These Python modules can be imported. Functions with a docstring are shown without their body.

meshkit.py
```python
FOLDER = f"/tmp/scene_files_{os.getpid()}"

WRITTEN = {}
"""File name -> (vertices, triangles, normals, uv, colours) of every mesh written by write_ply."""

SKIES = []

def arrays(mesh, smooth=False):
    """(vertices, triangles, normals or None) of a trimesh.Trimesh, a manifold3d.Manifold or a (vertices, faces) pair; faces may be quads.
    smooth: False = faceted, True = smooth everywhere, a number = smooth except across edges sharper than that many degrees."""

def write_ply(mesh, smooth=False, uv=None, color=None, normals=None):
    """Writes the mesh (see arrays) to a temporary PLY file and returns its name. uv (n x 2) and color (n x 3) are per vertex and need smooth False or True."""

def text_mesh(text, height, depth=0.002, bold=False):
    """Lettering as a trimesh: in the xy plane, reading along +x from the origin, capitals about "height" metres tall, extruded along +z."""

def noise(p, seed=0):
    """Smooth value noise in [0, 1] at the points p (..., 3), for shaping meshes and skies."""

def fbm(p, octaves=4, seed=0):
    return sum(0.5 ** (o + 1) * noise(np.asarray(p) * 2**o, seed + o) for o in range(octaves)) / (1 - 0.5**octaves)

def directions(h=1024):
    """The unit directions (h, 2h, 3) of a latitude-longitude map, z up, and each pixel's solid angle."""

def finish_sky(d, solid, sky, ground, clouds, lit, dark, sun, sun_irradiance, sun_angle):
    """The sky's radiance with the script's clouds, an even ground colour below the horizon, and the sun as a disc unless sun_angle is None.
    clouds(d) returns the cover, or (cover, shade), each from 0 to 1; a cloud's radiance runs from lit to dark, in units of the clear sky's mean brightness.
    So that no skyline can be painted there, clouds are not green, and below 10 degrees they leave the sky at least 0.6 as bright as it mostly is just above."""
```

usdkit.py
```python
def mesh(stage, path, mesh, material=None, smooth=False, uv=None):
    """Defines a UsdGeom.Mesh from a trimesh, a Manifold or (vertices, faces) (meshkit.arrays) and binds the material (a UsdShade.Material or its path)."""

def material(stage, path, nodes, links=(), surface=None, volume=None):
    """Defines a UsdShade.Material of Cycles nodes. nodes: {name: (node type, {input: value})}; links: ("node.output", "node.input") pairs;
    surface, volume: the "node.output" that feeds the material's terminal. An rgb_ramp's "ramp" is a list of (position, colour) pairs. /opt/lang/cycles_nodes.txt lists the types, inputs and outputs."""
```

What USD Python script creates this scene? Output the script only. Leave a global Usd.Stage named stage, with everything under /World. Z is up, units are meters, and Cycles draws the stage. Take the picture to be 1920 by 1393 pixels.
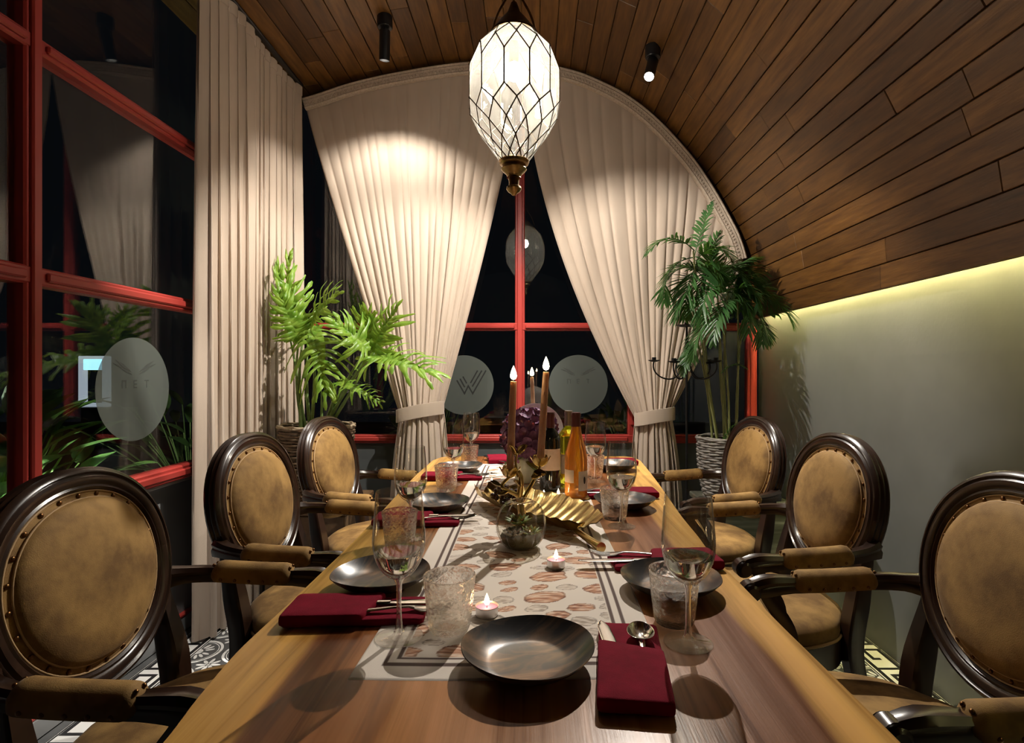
import math, random
import numpy as np
import trimesh, manifold3d, shapely
import shapely.geometry as sg
from shapely import affinity
from scipy.interpolate import PchipInterpolator, CubicSpline
import usdkit, meshkit
from pxr import Usd, UsdGeom, UsdLux, UsdShade, Gf, Sdf, Vt

stage = Usd.Stage.CreateInMemory()
UsdGeom.SetStageUpAxis(stage, 'Z')
UsdGeom.SetStageMetersPerUnit(stage, 1.0)
UsdGeom.Xform.Define(stage, '/World')
UsdGeom.Scope.Define(stage, '/World/Looks')

# ------------------------------------------------------------------ camera, night sky, exposure, large lights
EYE = 1.17
cam = UsdGeom.Camera.Define(stage, '/World/camera')
cam.CreateProjectionAttr('perspective')
cam.CreateHorizontalApertureAttr(36.0)
cam.CreateVerticalApertureAttr(36.0 * 1393 / 1920)
cam.CreateFocalLengthAttr(36.0 * 1050 / 1920)
cam.CreateHorizontalApertureOffsetAttr(-40 * 36.0 / 1920)
cam.CreateVerticalApertureOffsetAttr(1.5 * 36.0 / 1920)
cam.CreateFStopAttr(0.0)
cam.CreateClippingRangeAttr(Gf.Vec2f(0.05, 200))
cam.CreateExposureAttr(0.35)
cam.AddTranslateOp().Set(Gf.Vec3d(0, 0, EYE))
cam.AddRotateXYZOp().Set(Gf.Vec3f(90, 0, 0))

sky = UsdLux.DomeLight.Define(stage, '/World/night_sky')
sky.CreateColorAttr(Gf.Vec3f(0.35, 0.45, 0.6))
sky.CreateIntensityAttr(0.0015)

PENDANT_STRENGTH = 290.0
SPOT_CURTAIN = 4500.0
SPOT_TABLE = 25000.0
SPOT_FAR_A = 19000.0
SPOT_FAR_B = 26000.0
COVE = 150.0
SPOT_FLOOR = 14000.0
FLAME = 45.0


def P(px, py, d):
    """A measured direction and its distance down the room as a point of the room."""
    return np.array([(px - 1000.0) * d / 1050.0, d, EYE + (698.0 - py) * d / 1050.0])


# ------------------------------------------------------------------ mesh helpers: a mesh is (vertices, triangles)
def tri(v, f):
    v = np.asarray(v, float)
    f = np.asarray(f, int)
    if f.shape[1] == 4:
        f = np.vstack([f[:, [0, 1, 2]], f[:, [0, 2, 3]]])
    return v, f


def cat(ms):
    vs, fs, n = [], [], 0
    for v, f in ms:
        vs.append(v)
        fs.append(np.asarray(f) + n)
        n += len(v)
    return np.vstack(vs), np.vstack(fs)


def clean(m):
    v, f = m
    a = np.linalg.norm(np.cross(v[f[:, 1]] - v[f[:, 0]], v[f[:, 2]] - v[f[:, 0]]), axis=1)
    return v, f[a > 1e-12]


def flip(m):
    return m[0], m[1][:, ::-1]


def move(m, t=(0, 0, 0), rz=0.0, s=1.0, rx=0.0, ry=0.0):
    v = np.asarray(m[0], float) * s
    for ang, (i, j) in ((rx, (1, 2)), (ry, (2, 0)), (rz, (0, 1))):
        if ang:
            c, q = math.cos(ang), math.sin(ang)
            w = v.copy()
            w[:, i] = c * v[:, i] - q * v[:, j]
            w[:, j] = q * v[:, i] + c * v[:, j]
            v = w
    return v + np.asarray(t, float), m[1]


def basis(m, origin, x, up):
    x = np.asarray(x, float) / np.linalg.norm(x)
    z = np.asarray(up, float) - np.dot(up, x) * x
    z /= np.linalg.norm(z)
    y = np.cross(z, x)
    return m[0] @ np.stack([x, y, z]) + np.asarray(origin, float), m[1]


def hull(pts):
    h = trimesh.convex.convex_hull(np.asarray(pts, float))
    return np.array(h.vertices), np.array(h.faces)


def box(c, s, b=0.002):
    c, h = np.asarray(c, float), np.asarray(s, float) / 2
    b = min(b, h.min() * 0.9)
    pts = []
    for i in (-1, 1):
        for j in (-1, 1):
            for k in (-1, 1):
                q = np.array([i, j, k])
                for ax in range(3):
                    o = h - b
                    o[ax] = h[ax]
                    pts.append(c + q * o)
    return hull(pts)


def grid(X):
    """A surface from an array of points (rows, columns, 3)."""
    r, c = X.shape[:2]
    i = np.arange(r * c).reshape(r, c)
    f = np.stack([i[:-1, :-1], i[:-1, 1:], i[1:, 1:], i[1:, :-1]], -1).reshape(-1, 4)
    return tri(X.reshape(-1, 3), f)


def frames(p, up=None):
    p = np.asarray(p, float)
    t = np.gradient(p, axis=0)
    t /= np.linalg.norm(t, axis=1, keepdims=True) + 1e-12
    n = np.zeros_like(p)
    if up is None:
        a = np.array([0, 0, 1.0]) if abs(t[0, 2]) < 0.9 else np.array([1.0, 0, 0])
    else:
        a = np.asarray(up, float)
    for i in range(len(p)):
        q = (a if (up is not None or i == 0) else n[i - 1])
        q = q - np.dot(q, t[i]) * t[i]
        n[i] = q / (np.linalg.norm(q) + 1e-12)
    return t, n, np.cross(t, n)


def sweep(p, prof, up=None, scale=None, closed=False, cap=True):
    """Sweeps the closed 2D profile (side, up) along p."""
    p, prof = np.asarray(p, float), np.asarray(prof, float)
    t, n, b = frames(p, up)
    if closed:
        t = np.roll(p, -1, 0) - np.roll(p, 1, 0)
        t /= np.linalg.norm(t, axis=1, keepdims=True)
        n = np.asarray(up, float) - (t @ np.asarray(up, float))[:, None] * t
        n /= np.linalg.norm(n, axis=1, keepdims=True)
        b = np.cross(t, n)
    s = np.ones((len(p), 2)) if scale is None else np.asarray(scale, float)
    if s.ndim == 1:
        s = np.stack([s, s], 1)
    k = len(prof)
    v = (p[:, None] + b[:, None] * (prof[None, :, 0:1] * s[:, None, 0:1]) + n[:, None] * (prof[None, :, 1:2] * s[:, None, 1:2])).reshape(-1, 3)
    r = len(p)
    i = np.arange(r)[:, None] * k
    j = np.arange(k)[None]
    jn = (j + 1) % k
    rows = np.arange(r if closed else r - 1)[:, None] * k
    nxt = (rows + k) % (r * k)
    f = np.stack([rows + j, rows + jn, nxt + jn, nxt + j], -1).reshape(-1, 4)
    v, f = tri(v, f)
    if cap and not closed:
        c0, c1 = len(v), len(v) + 1
        v = np.vstack([v, p[0] + 0 * p[0], p[-1]])
        e = (r - 1) * k
        jj = np.arange(k)
        f = np.vstack([f, np.stack([np.full(k, c0), (jj + 1) % k, jj], 1), np.stack([np.full(k, c1), e + jj, e + (jj + 1) % k], 1)])
    # make it face outward
    vol = np.einsum('ij,ij->i', v[f[:, 0]], np.cross(v[f[:, 1]], v[f[:, 2]])).sum()
    return (v, f) if vol > 0 else (v, f[:, ::-1])


def circle(n, r=1.0):
    a = np.arange(n) / n * 2 * math.pi
    return np.stack([np.cos(a) * r, np.sin(a) * r], 1)


def tube(p, r, n=8, cap=True):
    p = np.asarray(p, float)
    r = np.full(len(p), r, float) if np.ndim(r) == 0 else np.asarray(r, float)
    return sweep(p, circle(n), None, r, cap=cap)


def curve(pts, n):
    pts = np.asarray(pts, float)
    d = np.r_[0, np.cumsum(np.linalg.norm(np.diff(pts, axis=0), axis=1))]
    if len(pts) < 3:
        return np.stack([np.interp(np.linspace(0, d[-1], n), d, pts[:, k]) for k in range(pts.shape[1])], 1)
    return CubicSpline(d, pts)(np.linspace(0, d[-1], n))


def lathe(prof, n=32, sy=1.0):
    prof = np.asarray(prof, float)
    a = np.arange(n) / n * 2 * math.pi
    v = np.stack([prof[:, None, 0] * np.cos(a), prof[:, None, 0] * np.sin(a) * sy, np.repeat(prof[:, None, 1], n, 1)], -1)
    k = len(prof)
    i = np.arange(k - 1)[:, None] * n
    j = np.arange(n)[None]
    f = np.stack([i + j, i + (j + 1) % n, i + n + (j + 1) % n, i + n + j], -1).reshape(-1, 4)
    v, f = tri(v.reshape(-1, 3), f)
    m = trimesh.Trimesh(v, f, process=False)
    m.merge_vertices(digits_vertex=7)
    m.update_faces(m.nondegenerate_faces())
    return np.array(m.vertices), np.array(m.faces)


def ball(c, r, sub=2, s=(1, 1, 1)):
    m = trimesh.creation.icosphere(sub, r)
    return np.array(m.vertices) * np.asarray(s) + np.asarray(c, float), np.array(m.faces)


def plate_poly(poly, z0, h):
    """A shapely polygon as a flat slab from z0 up."""
    ms = []
    for g in getattr(poly, 'geoms', [poly]):
        if g.is_empty or g.area < 1e-9 or g.geom_type != 'Polygon':
            continue
        m = trimesh.creation.extrude_polygon(g, h, engine='earcut')
        ms.append((np.array(m.vertices) + [0, 0, z0], np.array(m.faces)))
    return cat(ms)


def rings(outline, prof):
    """A cushion: the outline scaled about its middle, with heights. prof: (scale, height) from rim to middle."""
    o = np.asarray(outline, float)
    c = o.mean(0)
    k = len(o)
    vs = [np.c_[c + (o - c) * s, np.full(k, h)] for s, h in prof]
    v = np.vstack(vs + [[*c, prof[-1][1]]])
    fs = []
    j = np.arange(k)
    for i in range(len(prof) - 1):
        fs.append(np.stack([i * k + j, i * k + (j + 1) % k, (i + 1) * k + (j + 1) % k], 1))
        fs.append(np.stack([i * k + j, (i + 1) * k + (j + 1) % k, (i + 1) * k + j], 1))
    e = (len(prof) - 1) * k
    fs.append(np.stack([e + j, e + (j + 1) % k, np.full(k, len(v) - 1)], 1))
    return v, np.vstack(fs)


def bumpy(m, amp, freq, seed=0):
    v, f = m
    t = trimesh.Trimesh(v, f, process=False)
    n = np.array(t.vertex_normals)
    return v + n * ((meshkit.fbm(v * freq + 7.3, 3, seed) - 0.5) * 2 * amp)[:, None], f


# ------------------------------------------------------------------ things and parts
USED = {}


def numbered(parent, name):
    key = f'{parent}/{name}'
    n = USED.get(key, -1) + 1
    USED[key] = n
    return key if n == 0 else f'{key}_{n:03d}'


def tag(prim, label=None, category=None, group=None, kind=None):
    p = prim.GetPrim() if hasattr(prim, 'GetPrim') else prim
    for k, x in (('label', label), ('category', category), ('group', group), ('kind', kind)):
        if x:
            p.SetCustomDataByKey(k, x)
    return p


def thing(name, label, category, loc=(0, 0, 0), rz=0.0, group=None, kind=None):
    x = UsdGeom.Xform.Define(stage, numbered('/World', name))
    x.AddTranslateOp().Set(Gf.Vec3d(*map(float, loc)))
    if rz:
        x.AddRotateZOp().Set(math.degrees(rz))
    return tag(x, label, category, group, kind)


def structure(name, label=None):
    return tag(UsdGeom.Xform.Define(stage, numbered('/World', name)), label, None, None, 'structure')


def part(parent, name, m, mat, smooth=False, label=None, kind=None):
    path = parent if isinstance(parent, str) else str(parent.GetPath())
    p = usdkit.mesh(stage, numbered(path, name), m, mat, smooth).GetPrim()
    return tag(p, label, None, None, kind)


def solid(name, m, mat, label, category, smooth=False, group=None, kind=None):
    return tag(usdkit.mesh(stage, numbered('/World', name), m, mat, smooth).GetPrim(), label, category, group, kind)


def copy(first, label, loc, rz=0.0, group=None):
    x = UsdGeom.Xform.Define(stage, numbered('/World', first.GetName()))
    x.GetPrim().GetReferences().AddInternalReference(first.GetPath())
    x.ClearXformOpOrder()
    x.AddTranslateOp().Set(Gf.Vec3d(*map(float, loc)))
    x.AddRotateZOp().Set(math.degrees(rz))
    x.GetPrim().SetInstanceable(True)
    was = first.GetCustomData()
    return tag(x, label, was.get('category'), group or was.get('group'))


def sublight(parent, kind, name, loc, intensity, color, radius=0.02, aim=None, cone=None, soft=0.3):
    L = kind.Define(stage, numbered(str(parent.GetPath()), name))
    L.CreateIntensityAttr(float(intensity))
    L.CreateColorAttr(Gf.Vec3f(*color))
    if hasattr(L, 'CreateRadiusAttr'):
        L.CreateRadiusAttr(radius)
    m = np.eye(4)
    if aim is not None:
        z = -np.asarray(aim, float) / np.linalg.norm(aim)
        x = np.cross([0, 1, 0.01], z)
        x /= np.linalg.norm(x)
        m[:3, :3] = np.stack([x, np.cross(z, x), z])
    m[3, :3] = loc
    L.AddTransformOp().Set(Gf.Matrix4d(*m.ravel().tolist()))
    if cone:
        s = UsdLux.ShapingAPI.Apply(L.GetPrim())
        s.CreateShapingConeAngleAttr(cone)
        s.CreateShapingConeSoftnessAttr(soft)
    return L


# ------------------------------------------------------------------ materials
M = {}


def mat(name, nodes, links=(), surface='p.BSDF', volume=None):
    M[name] = usdkit.material(stage, f'/World/Looks/{name}', nodes, links, surface, volume)
    return M[name]


def plain(name, color, rough=0.5, **kw):
    return mat(name, {'p': ('principled_bsdf', {'base_color': color, 'roughness': rough, **kw})})


def noisy(name, c0, c1, scale=(8, 8, 8), detail=4.0, rough=0.5, bump=0.0, bscale=None, lo=0.3, hi=0.7, coords='pos', **kw):
    """Two tones mixed by noise, with fine relief."""
    src = ('g', 'g.position') if coords == 'pos' else ('t', 't.object')
    nodes = {'g': ('geometry', {}), 't': ('texture_coordinate', {}), 'm': ('mapping', {'scale': scale}), 'n': ('noise_texture', {'scale': 1.0, 'detail': detail, 'roughness': 0.6}),
             'r': ('rgb_ramp', {'ramp': [(0.0, c0), (lo, c0), (hi, c1), (1.0, c1)]}), 'p': ('principled_bsdf', {'roughness': rough, **kw})}
    links = [(src[1], 'm.vector'), ('m.vector', 'n.vector'), ('n.fac', 'r.fac'), ('r.color', 'p.base_color')]
    if bump:
        nodes['m2'] = ('mapping', {'scale': bscale or (200, 200, 200)})
        nodes['n2'] = ('noise_texture', {'scale': 1.0, 'detail': 2.0})
        nodes['b'] = ('bump', {'strength': bump, 'distance': 0.002})
        links += [(src[1], 'm2.vector'), ('m2.vector', 'n2.vector'), ('n2.fac', 'b.height'), ('b.normal', 'p.normal')]
    del nodes['t' if coords == 'pos' else 'g']
    return mat(name, nodes, links)


for i, (a, b) in enumerate([((0.075, 0.029, 0.0055), (0.180, 0.080, 0.0160)), ((0.058, 0.0225, 0.0042), (0.135, 0.059, 0.0118)), ((0.090, 0.036, 0.0072), (0.210, 0.096, 0.0205)), ((0.046, 0.0185, 0.0033), (0.118, 0.049, 0.0098))]):
    noisy(f'ceiling_wood_{i}', a, b, (45, 4.5, 45), 5.0, 0.45, 0.25, (160, 12, 160))
noisy('plaster_grey', (0.165, 0.17, 0.165), (0.195, 0.20, 0.195), (3, 3, 3), 3.0, 0.42, 0.12, (60, 60, 60))
noisy('plaster_dark', (0.22, 0.228, 0.232), (0.26, 0.267, 0.272), (3, 3, 3), 3.0, 0.5, 0.1, (60, 60, 60))
noisy('plaster_deep', (0.075, 0.083, 0.085), (0.095, 0.103, 0.105), (3, 3, 3), 3.0, 0.5, 0.1, (60, 60, 60))
plain('red_paint', (0.36, 0.038, 0.030), 0.36)
noisy('linen', (0.50, 0.40, 0.315), (0.60, 0.49, 0.395), (5, 5, 1.2), 4.0, 0.85, 0.25, (900, 900, 700), sheen_weight=0.25)
noisy('linen_trim', (0.44, 0.35, 0.27), (0.60, 0.49, 0.39), (90, 90, 60), 2.0, 0.85, 0.6, (160, 160, 160))
noisy('suede', (0.150, 0.074, 0.014), (0.335, 0.190, 0.050), (10, 10, 10), 6.0, 0.8, 0.2, (500, 500, 500), lo=0.38, hi=0.62, coords='obj', sheen_weight=0.08, sheen_tint=(0.9, 0.75, 0.55))
noisy('chair_wood', (0.016, 0.007, 0.004), (0.03, 0.013, 0.007), (20, 20, 20), 3.0, 0.28, coords='obj', coat_weight=0.3, coat_roughness=0.15)
plain('nail_metal', (0.20, 0.10, 0.04), 0.3, metallic=1.0)
plain('piping', (0.42, 0.27, 0.13), 0.7)
plain('black_metal', (0.008, 0.008, 0.009), 0.4)
plain('iron', (0.012, 0.012, 0.013), 0.5, metallic=0.6)
noisy('aged_brass', (0.22, 0.14, 0.055), (0.40, 0.27, 0.11), (40, 40, 40), 3.0, 0.32, metallic=1.0)
noisy('gold', (0.42, 0.29, 0.10), (0.66, 0.48, 0.19), (30, 30, 30), 3.0, 0.26, metallic=1.0)
plain('lead', (0.10, 0.075, 0.045), 0.4, metallic=0.9)
plain('steel', (0.75, 0.74, 0.72), 0.14, metallic=1.0)
plain('glass', (1, 1, 1), 0.0, transmission_weight=1.0, ior=1.5)
def clear_pane(name, tint, f0, rough=0.0, edge=None):
    """Thin glass: straight through, with a mirror share that grows towards grazing view (Schlick); its longer path at the rim is tinted by edge."""
    return mat(name, {'w': ('layer_weight', {'blend': 0.5}), 'p5': ('math', {'math_type': 'power', 'value2': 5.0}), 'f': ('math', {'math_type': 'multiply_add', 'value2': 1 - f0, 'value3': f0}),
                      'p3': ('math', {'math_type': 'power', 'value2': 3.0}), 'c': ('mix_color', {'blend_type': 'mix', 'a': tint, 'b': edge or tint}),
                      't': ('transparent_bsdf', {}), 'g': ('glossy_bsdf', {'color': (1, 1, 1), 'roughness': rough}), 'x': ('mix_closure', {})},
               [('w.facing', 'p5.value1'), ('p5.value', 'f.value1'), ('f.value', 'x.fac'), ('w.facing', 'p3.value1'), ('p3.value', 'c.fac'), ('c.result', 't.color'), ('t.BSDF', 'x.closure1'), ('g.BSDF', 'x.closure2')], 'x.closure')


clear_pane('thin_glass', (0.98, 0.985, 0.98), 0.05, 0.0, (0.45, 0.45, 0.42))
clear_pane('bowl_glass', (0.95, 0.94, 0.90), 0.09, 0.0, (0.22, 0.20, 0.15))
mat('soft_glass', {'g': ('glass_bsdf', {'color': (1, 1, 1), 'roughness': 0.0, 'IOR': 1.5}), 't': ('transparent_bsdf', {'color': (0.97, 0.98, 0.97)}), 'x': ('mix_closure', {'fac': 0.55})}, [('t.BSDF', 'x.closure1'), ('g.BSDF', 'x.closure2')], 'x.closure')
plain('water', (1, 1, 1), 0.0, transmission_weight=1.0, ior=1.33)
mat('hammered_glass', {'g': ('texture_coordinate', {}), 'v': ('voronoi_texture', {'scale': 130.0, 'feature': 'smooth_f1', 'smoothness': 0.5}), 'b': ('bump', {'strength': 0.6, 'distance': 0.003}),
                       'p': ('glass_bsdf', {'color': (1, 0.99, 0.97), 'roughness': 0.0, 'IOR': 1.45}), 't': ('transparent_bsdf', {'color': (0.97, 0.97, 0.96)}), 'x': ('mix_closure', {'fac': 0.7})},
    [('g.object', 'v.vector'), ('v.distance', 'b.height'), ('b.normal', 'p.normal'), ('t.BSDF', 'x.closure1'), ('p.BSDF', 'x.closure2')], 'x.closure')
clear_pane('window_glass', (0.93, 0.95, 0.94), 0.045)
mat('lantern_glass', {'g': ('geometry', {}), 'n': ('noise_texture', {'scale': 38.0, 'detail': 2.0}), 'b': ('bump', {'strength': 0.35, 'distance': 0.004}),
                      'f': ('value', {'value': 0.08}), 't': ('transparent_bsdf', {'color': (0.97, 0.96, 0.93)}), 's': ('glossy_bsdf', {'color': (1, 1, 1), 'roughness': 0.04}),
                      'd': ('translucent_bsdf', {'color': (0.85, 0.83, 0.76)}), 'm1': ('mix_closure', {'fac': 0.10}), 'm2': ('mix_closure', {})},
    [('g.position', 'n.vector'), ('n.fac', 'b.height'), ('b.normal', 's.normal'), ('t.BSDF', 'm1.closure1'), ('d.BSDF', 'm1.closure2'), ('f.value', 'm2.fac'), ('m1.closure', 'm2.closure1'), ('s.BSDF', 'm2.closure2')], 'm2.closure')
mat('frosted_film', {'d': ('diffuse_bsdf', {'color': (0.145, 0.16, 0.145)}), 't': ('transparent_bsdf', {'color': (0.9, 0.92, 0.9)}), 'x': ('mix_closure', {'fac': 0.5})}, [('t.BSDF', 'x.closure1'), ('d.BSDF', 'x.closure2')], 'x.closure')
plain('film_ink', (0.012, 0.014, 0.013), 0.7)
plain('film_faint', (0.045, 0.05, 0.045), 0.7)
mat('bulb_glow', {'e': ('emission', {'color': (1.0, 0.92, 0.80), 'strength': PENDANT_STRENGTH})}, surface='e.emission')
mat('spot_lens', {'e': ('emission', {'color': (1.0, 0.93, 0.80), 'strength': 30.0})}, surface='e.emission')
mat('flame', {'e': ('emission', {'color': (1.0, 0.66, 0.30), 'strength': FLAME})}, surface='e.emission')
mat('led_strip', {'e': ('emission', {'color': (1.0, 0.88, 0.36), 'strength': COVE})}, surface='e.emission')
mat('blue_screen', {'e': ('emission', {'color': (0.35, 0.75, 1.0), 'strength': 1.2})}, surface='e.emission')
plain('white_paint', (0.7, 0.7, 0.7), 0.5)
# ------------------------------------------------------------------ the room
XL, XR, YB, YF = -1.60, 1.47, 3.66, -3.6
PROF = np.array([(-1.72, 2.885), (-1.45, 2.945), (-1.2, 2.985), (-0.8, 3.06), (-0.43, 3.105), (-0.1, 3.105), (0.167, 3.07), (0.43, 2.98), (0.667, 2.85), (0.9, 2.645), (1.07, 2.445), (1.217, 2.205), (1.30, 2.04), (1.36, 1.87), (1.39, 1.70), (1.40, 1.505)])
_d = np.r_[0, np.cumsum(np.linalg.norm(np.diff(PROF, axis=0), axis=1))]
ARC = PchipInterpolator(_d, PROF)
ARC_LEN = _d[-1]


def arc_xz(s):
    p = ARC(s)
    t = ARC(np.minimum(s + 0.004, ARC_LEN)) - ARC(np.maximum(s - 0.004, 0))
    t /= np.linalg.norm(t)
    return p, t


def vault_z(x):
    s = np.linspace(0, ARC_LEN, 800)
    p = ARC(s)
    return float(np.interp(x, p[:, 0], p[:, 1]))


ceiling = structure('ceiling')
rng = random.Random(11)
rows = int(round(ARC_LEN / 0.098))
w = ARC_LEN / rows
for r in range(rows):
    p, t = arc_xz((r + 0.5) * w)
    n = np.array([-t[1], t[0]])
    if n[1] < 0 and n[0] < 0:
        n = -n
    y = 0.25 - rng.random() * 0.9
    while y < 3.72:
        L = rng.choice([0.92, 1.05, 1.22, 1.38])
        a, b = max(y, 0.0), min(y + L, 3.74)
        y += L
        if b - a < 0.06:
            continue
        proud = rng.uniform(-0.0012, 0.0012)
        m = box((0, 0, 0), (w - 0.0035, b - a - 0.002, 0.014), 0.0022)
        c = p + n * (0.007 + proud)
        ex, ez = np.array([t[0], 0, t[1]]), np.array([n[0], 0, n[1]])
        v = m[0] @ np.stack([ex, [0, 1, 0], ez]) + [c[0], (a + b) / 2, c[1]]
        part(ceiling, 'plank', (v, m[1]), M[f'ceiling_wood_{rng.choice([0, 0, 1, 1, 2, 3])}'])
ss = np.linspace(0, ARC_LEN, 70)
pts = []
for s in ss:
    p, t = arc_xz(s)
    n = np.array([-t[1], t[0]])
    if n[1] < 0 and n[0] < 0:
        n = -n
    pts.append(p + n * 0.0155)
pts = np.array(pts)
out = pts + np.array([0.011, 0.011])
sect = sg.Polygon(np.vstack([pts, out[::-1]])).buffer(0)
m = trimesh.creation.extrude_polygon(sect, 3.74 - YF, engine='earcut')
v = np.array(m.vertices)
part(ceiling, 'backing', (np.c_[v[:, 0], 3.74 - v[:, 2], v[:, 1]], np.array(m.faces)), M['ceiling_wood_1'])

# right wall with the strip light behind the vault's lower edge
wall_right = structure('wall_right')
part(wall_right, 'wall_surface', box((XR + 0.05, (YB + YF) / 2, 1.0), (0.1, YB - YF, 2.0), 0.001), M['plaster_grey'])
part(wall_right, 'strip_light', box((1.437, (3.55 - 1.5) / 2, 1.600), (0.016, 5.05, 0.008), 0.001), M['led_strip'], label='yellow light strip behind the lower edge of the ceiling')

# left wall below the window, its baseboard
wall_left = structure('wall_left')
part(wall_left, 'wall_surface', box((XL - 0.06, (YB + YF) / 2, 0.36), (0.12, YB - YF, 0.72), 0.001), M['plaster_dark'])
bb = structure('baseboard_left')
part(bb, 'board', box((XL + 0.012, (YB + YF) / 2, 0.033), (0.024, YB - YF, 0.066), 0.003), M['plaster_dark'])
part(bb, 'red_bead', box((XL + 0.012, (YB + YF) / 2, 0.074), (0.026, YB - YF, 0.014), 0.004), M['red_paint'])

wall_back = structure('wall_back')
part(wall_back, 'wall_surface', box(((XL + XR) / 2, YB, 0.36), (XR - XL + 0.3, 0.1, 0.72), 0.001), M['plaster_deep'])
wall_front = structure('wall_front')
part(wall_front, 'wall_surface', box((-0.07, YF - 0.05, 1.6), (3.4, 0.1, 3.2), 0.001), M['plaster_dark'])


def bar(c, s, axis):
    """A moulded window bar: a core and a narrower raised bead on each face."""
    c, s = np.array(c, float), np.array(s, float)
    return s


# back window: red frame, panes, mid rail
GY = 3.62
window_back = structure('window_1')
posts = [-1.565, -0.80, -0.086, 0.64, 1.405]
for x in posts:
    top = vault_z(x) + 0.02 if x < 1.3 else 1.49
    part(window_back, 'post', cat([box((x, GY, (0.74 + top) / 2), (0.062, 0.06, top - 0.74), 0.006), box((x, GY - 0.034, (0.8 + top) / 2), (0.034, 0.016, top - 0.86), 0.005)]), M['red_paint'])
for z, h in ((1.462, 0.05), (0.742, 0.055)):
    x0, x1 = -1.595, 1.436
    part(window_back, 'rail', cat([box(((x0 + x1) / 2, GY - 0.002, z), (x1 - x0, 0.062, h), 0.006)] + [box(((a + b) / 2, GY - 0.036, z), (b - a - 0.07, 0.016, h * 0.5), 0.005) for a, b in zip(posts, posts[1:])]), M['red_paint'])
for a, b in zip(posts, posts[1:]):
    for z0, z1 in ((0.77, 1.437), (1.487, 3.3)):
        if a > 0.6 and z0 > 1:
            b2 = b
        xs = np.linspace(a + 0.025, b - 0.025, 14)
        tops = [min(z1, vault_z(x) + 0.015) for x in xs]
        if min(tops) <= z0 + 0.02:
            xs, tops = zip(*[(x, t) for x, t in zip(xs, tops) if t > z0 + 0.02])
        poly = sg.Polygon([(x, z0) for x in (xs[0], xs[-1])] + [(x, t) for x, t in zip(xs[::-1], tops[::-1])])
        m = plate_poly(poly, 0, 0.005)
        part(window_back, 'pane', (np.c_[m[0][:, 0], GY + 0.0025 - m[0][:, 2], m[0][:, 1]], m[1]), M['window_glass'])

# left window
GX = -1.535
window_left = structure('window_2')
lposts = [-1.62, -0.17, 0.76, 1.69, 2.76, 3.40]
for y in lposts:
    part(window_left, 'post', cat([box((GX, y, 1.85), (0.06, 0.064, 2.24), 0.006), box((GX + 0.034, y, 1.85), (0.016, 0.034, 2.2), 0.005)]), M['red_paint'])
for z, h in ((2.165, 0.05), (1.462, 0.055), (0.742, 0.06)):
    part(window_left, 'rail', cat([box((GX + 0.002, 0.85, z), (0.062, 5.1, h), 0.006)] + [box((GX + 0.036, (a + b) / 2, z), (0.016, b - a - 0.07, h * 0.5), 0.005) for a, b in zip(lposts, lposts[1:])]), M['red_paint'])
for a, b in zip(lposts, lposts[1:]):
    for z0, z1 in ((0.772, 1.435), (1.489, 2.14), (2.19, 2.96)):
        part(window_left, 'pane', box((GX, (a + b) / 2, (z0 + z1) / 2), (0.005, b - a - 0.05, z1 - z0), 0.0005), M['window_glass'])
part(wall_left, 'front_section', box((XL - 0.02, (YF - 1.65) / 2, 1.6), (0.12, -1.65 - YF, 2.9), 0.001), M['plaster_dark'])
part(wall_left, 'sill_ledge', box((-1.57, (YB + YF) / 2, 0.705), (0.10, YB - YF, 0.016), 0.001), M['plaster_dark'])

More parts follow.
